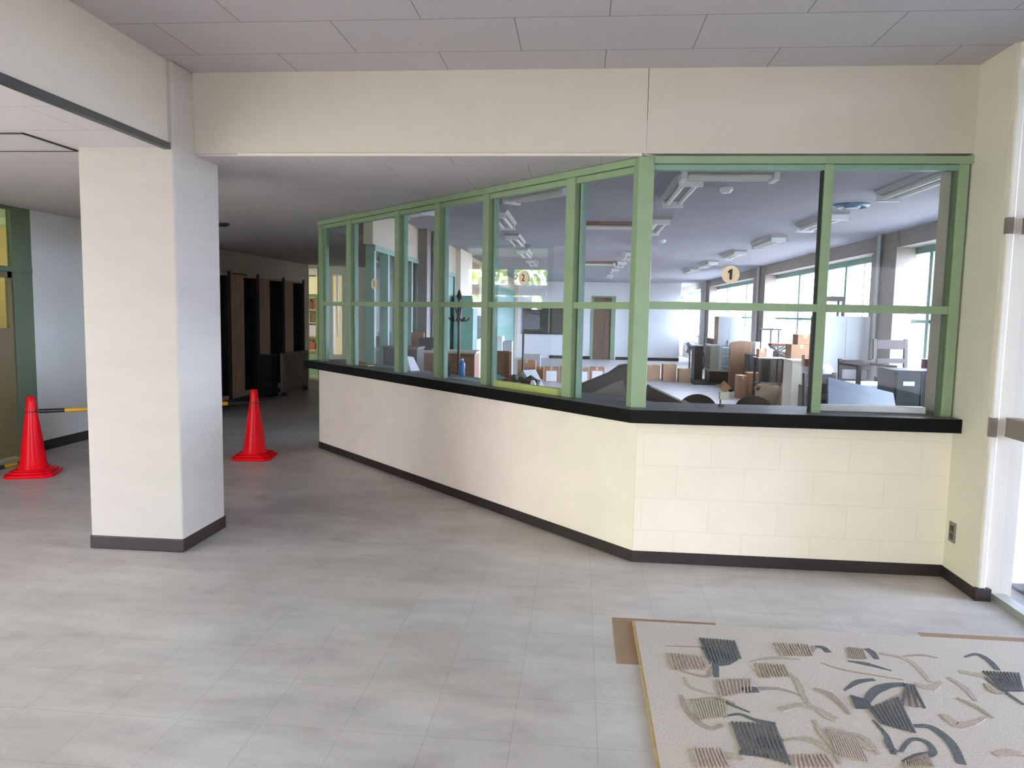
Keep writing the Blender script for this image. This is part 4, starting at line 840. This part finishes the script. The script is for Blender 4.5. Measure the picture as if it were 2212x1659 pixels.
# ------------------------------------------------------------------ rug in the foyer
RX0, RX1, RY0, RY1, RZ = 0.305, 2.9, 1.0, 3.56, 0.012
tag(obj('brown_underlay', MB().box(0.198, 0.70, 3.12, 3.612, 0.0, 0.0012), M['kraft']), 'brown underlay sheet showing at the corner of the patterned rug', 'underlay', None)
tag(obj('brown_underlay', MB().box(1.66, 2.24, 3.3, 3.632, 0.0, 0.0012), M['kraft']), 'narrow brown underlay strip along the far right edge of the rug', 'underlay', None)
rug = thing('patterned_rug', 'large cream carved rug with dark brush-like strokes on the foyer floor', 'rug', (0, 0, 0))
rb = MB(); rb.box(RX0, 2.25, RY0, RY1, 0.0013, RZ); obj('binding', MB().box(RX0 - 0.012, RX0, RY0, RY1, 0.0013, 0.009).box(RX0 - 0.012, 2.25, RY1, RY1 + 0.005, 0.0013, 0.009), M['rug_edge'], rug)
RS = [('dk',0.0084,0.035,0.014,[(0.585,3.308),(0.642,3.249),(0.715,3.203)]),('dk',0.021,0.021,0.0105,[(0.611,3.264),(0.613,3.154),(0.602,3.025)]),('dk',0.014,0.021,0.0028,[(0.61,3.136),(0.667,3.161),(0.728,3.205)]),('br',0.0028,0.0042,0.0042,[(0.422,3.296),(0.507,3.3),(0.593,3.307)]),('br',0.0042,0.0112,0.014,[(0.441,3.079),(0.511,3.038),(0.573,3.037),(0.591,3.169)]),('ol',0.0056,0.0112,0.0028,[(0.467,3.007),(0.477,2.937),(0.52,2.899),(0.569,2.88)]),('dk',0.021,0.0238,0.021,[(0.689,2.925),(0.722,2.937),(0.752,2.938)]),('br',0.0154,0.0098,0.0028,[(0.758,2.949),(0.831,2.959),(0.885,2.935),(0.91,2.908)]),('ol',0.0042,0.014,0.0042,[(0.777,3.19),(0.886,3.238),(1.0,3.237)]),('ol',0.007,0.014,0.0084,[(0.878,3.171),(0.926,3.058),(0.92,2.902),(0.925,2.859)]),('br',0.0126,0.0154,0.007,[(1.046,3.283),(1.096,3.366),(1.125,3.38)]),('dk',0.0098,0.014,0.014,[(1.107,3.377),(1.139,3.372),(1.148,3.325)]),('dk',0.014,0.0168,0.0112,[(1.333,3.387),(1.344,3.35),(1.34,3.285)]),('dk',0.0028,0.0154,0.0028,[(1.202,3.248),(1.272,3.231),(1.362,3.178)]),('br',0.0035,0.0063,0.0028,[(1.082,3.215),(1.153,3.163),(1.251,3.133),(1.376,3.1)]),('pk',0.0084,0.014,0.0084,[(1.371,3.344),(1.45,3.317),(1.486,3.25),(1.481,3.097)]),('br',0.0042,0.0084,0.0042,[(1.471,3.33),(1.562,3.351),(1.617,3.33)]),('dk',0.0042,0.014,0.0098,[(1.098,2.977),(1.178,3.058),(1.257,3.088)]),('dk',0.014,0.0224,0.0126,[(1.153,2.895),(1.219,2.985),(1.292,3.041),(1.369,3.063)]),('br',0.0056,0.0084,0.0042,[(1.221,2.897),(1.307,2.966),(1.375,2.99),(1.366,2.886)]),('dk',0.0028,0.0084,0.0098,[(1.127,2.761),(1.136,2.66),(1.114,2.541)]),('dk',0.0098,0.0168,0.0154,[(1.268,2.739),(1.326,2.734),(1.348,2.638),(1.322,2.511)]),('dk',0.007,0.0112,0.021,[(1.145,2.561),(1.214,2.643),(1.262,2.634),(1.256,2.569),(1.195,2.537),(1.137,2.489)]),('dk',0.0042,0.014,0.0112,[(1.743,3.356),(1.814,3.393),(1.835,3.331),(1.825,3.245)]),('ol',0.014,0.0182,0.007,[(1.648,3.21),(1.729,3.186),(1.789,3.169)]),('pk',0.007,0.014,0.0056,[(1.574,3.15),(1.601,3.065),(1.592,2.958)]),('br',0.0035,0.0056,0.0035,[(0.472,2.824),(0.572,2.854),(0.637,2.816)]),('dk',0.0056,0.007,0.0028,[(0.57,2.846),(0.627,2.8),(0.679,2.758)]),('br',0.007,0.0098,0.0112,[(0.436,2.856),(0.441,2.763),(0.471,2.673),(0.512,2.63),(0.558,2.654)]),('dk',0.0042,0.0084,0.0084,[(0.575,2.716),(0.636,2.74),(0.685,2.708),(0.756,2.689)]),('dk',0.021,0.035,0.021,[(0.664,2.56),(0.697,2.559),(0.738,2.54)]),('dk',0.0112,0.0098,0.007,[(0.584,2.487),(0.634,2.482),(0.682,2.472)]),('ol',0.014,0.021,0.0084,[(0.529,2.47),(0.559,2.462),(0.587,2.444)]),('ol',0.0056,0.0154,0.0056,[(0.755,2.583),(0.852,2.599),(0.905,2.521)]),('ol',0.014,0.0168,0.0042,[(0.8,2.794),(0.887,2.84),(0.938,2.818),(0.998,2.755)]),('pk',0.014,0.028,0.0098,[(0.936,2.679),(0.995,2.637),(1.05,2.556)]),('ol',0.0042,0.0112,0.0042,[(0.909,2.734),(0.905,2.644),(0.916,2.574),(0.91,2.461)]),('pk',0.014,0.021,0.007,[(1.414,2.837),(1.439,2.761),(1.565,2.835)]),('br',0.0056,0.0098,0.0042,[(1.527,2.972),(1.569,2.912),(1.59,2.832)]),('pk',0.014,0.021,0.014,[(1.467,2.584),(1.52,2.602),(1.564,2.596)]),('pk',0.007,0.021,0.007,[(1.41,3.072),(1.459,3.046),(1.529,3.103)]),('br',0.0056,0.014,0.0042,[(0.979,2.978),(1.031,2.931),(1.056,2.792)]),('dk',0.0042,0.0084,0.0042,[(1.732,3.162),(1.743,3.083),(1.767,2.951)]),('pk',0.007,0.014,0.007,[(0.565,3.183),(0.592,3.151),(0.564,3.078)]),('ol',0.007,0.014,0.0056,[(1.016,2.658),(1.051,2.626),(1.061,2.534)]),('dk',0.007,0.0098,0.0084,[(1.126,2.635),(1.12,2.587),(1.129,2.554)]),('br',0.007,0.014,0.007,[(1.705,3.11),(1.702,3.047),(1.741,3.036)]),('pk',0.0098,0.014,0.007,[(0.991,2.744),(0.964,2.767),(0.945,2.819)])]
RH = [('dk',11,0.0045,[(0.588,3.399),(0.753,3.388),(0.745,3.211),(0.589,3.133)]),('pk',10,0.0025,[(0.422,3.227),(0.578,3.212),(0.583,3.098),(0.429,3.061)]),('pk',10,0.0025,[(0.59,2.999),(0.751,3.036),(0.726,2.922),(0.587,2.86)]),('pk',12,0.0028,[(0.925,3.393),(1.083,3.394),(1.069,3.277),(0.924,3.258)]),('ol',10,0.0028,[(0.791,3.177),(0.919,3.176),(0.915,3.073),(0.783,3.04)]),('ol',12,0.0036,[(0.473,2.831),(0.604,2.833),(0.59,2.72),(0.479,2.68)]),('dk',11,0.0042,[(0.591,2.681),(0.757,2.689),(0.746,2.431),(0.591,2.505)]),('dk',9,0.0028,[(1.107,2.941),(1.167,2.904),(1.159,2.846),(1.093,2.838)]),('dk',9,0.004,[(1.137,2.843),(1.3,2.95),(1.253,2.687),(1.146,2.737)]),('dk',4,0.0035,[(1.37,3.067),(1.403,3.055),(1.375,2.873),(1.275,2.889)]),('dk',11,0.0034,[(1.748,3.223),(1.904,3.226),(1.829,3.063),(1.749,3.053)]),('pk',9,0.0028,[(0.423,2.496),(0.529,2.503),(0.54,2.398),(0.426,2.384)]),('pk',12,0.003,[(0.934,2.673),(1.025,2.647),(1.011,2.484),(0.916,2.517)]),('br',8,0.003,[(1.253,3.387),(1.316,3.376),(1.297,3.279),(1.229,3.27)]),('pk',9,0.0028,[(0.765,2.498),(0.883,2.513),(0.891,2.44),(0.75,2.423)]),('br',12,0.0045,[(1.135,2.499),(1.227,2.555),(1.219,2.479),(1.122,2.468)])]

def ribbon(mb, pts, h0, h1, h2, z0, z1):
    P = [Vector((x, y, 0)) for x, y in pts]; Q = []
    n = len(P)
    for i in range(n - 1):       # smooth the stroke
        a, b, c, d = P[max(i-1, 0)], P[i], P[i+1], P[min(i+2, n-1)]
        for k in range(6):
            u = k / 6.0; Q.append(0.5 * ((2*b) + (c - a)*u + (2*a - 5*b + 4*c - d)*u*u + (3*b - a - 3*c + d)*u**3))
    Q.append(P[-1]); N = len(Q); L = []; R = []
    for i, q in enumerate(Q):
        u = i / (N - 1); h = (h0 + (h1 - h0)*u*2) if u < 0.5 else (h1 + (h2 - h1)*(u*2 - 1))
        d = (Q[min(i+1, N-1)] - Q[max(i-1, 0)]).normalized(); s = Vector((-d.y, d.x, 0)) * h
        L.append(q + s); R.append(q - s)
    top = [(mb.bm.verts.new(a + Vector((0,0,z1))), mb.bm.verts.new(b + Vector((0,0,z1)))) for a, b in zip(L, R)]
    bot = [(mb.bm.verts.new(a + Vector((0,0,z0))), mb.bm.verts.new(b + Vector((0,0,z0)))) for a, b in zip(L, R)]
    for i in range(N - 1):
        mb.face([top[i][0], top[i+1][0], top[i+1][1], top[i][1]]); mb.face([top[i][0], bot[i][0], bot[i+1][0], top[i+1][0]]); mb.face([top[i][1], top[i+1][1], bot[i+1][1], bot[i][1]])
    mb.face([top[0][0], top[0][1], bot[0][1], bot[0][0]]); mb.face([top[-1][1], top[-1][0], bot[-1][0], bot[-1][1]])
KM = {'dk': 1, 'br': 2, 'ol': 3, 'pk': 4}
mo = rb
for dy in (0.0, -1.17):
    for i, (m, a, b, c, pts) in enumerate(RS):
        if dy and max(p[1] for p in pts) + dy > 2.3: continue
        mo.mi = KM[m]; ribbon(mo, [(x, y + dy) for x, y in pts if True], a, b, c, RZ - 0.002, RZ + 0.0008 + 0.00006 * i)
    for i, (m, n, h, q) in enumerate(RH):
        if dy and max(p[1] for p in q) + dy > 2.3: continue
        mo.mi = KM[m]; A_, B_, C_, D_ = [Vector((x, y + dy)) for x, y in q]
        for k in range(n):
            u = (k + 0.5) / n; p = A_.lerp(B_, u); r = D_.lerp(C_, u); ribbon(mo, [(p.x, p.y), (r.x, r.y)], h, h, h, RZ - 0.002, RZ + 0.0042 + 0.00008 * i)
obj('pile', mo, [M['rug'], M['rug_dk'], M['rug_br'], M['rug_ol'], M['rug_pk']], rug)
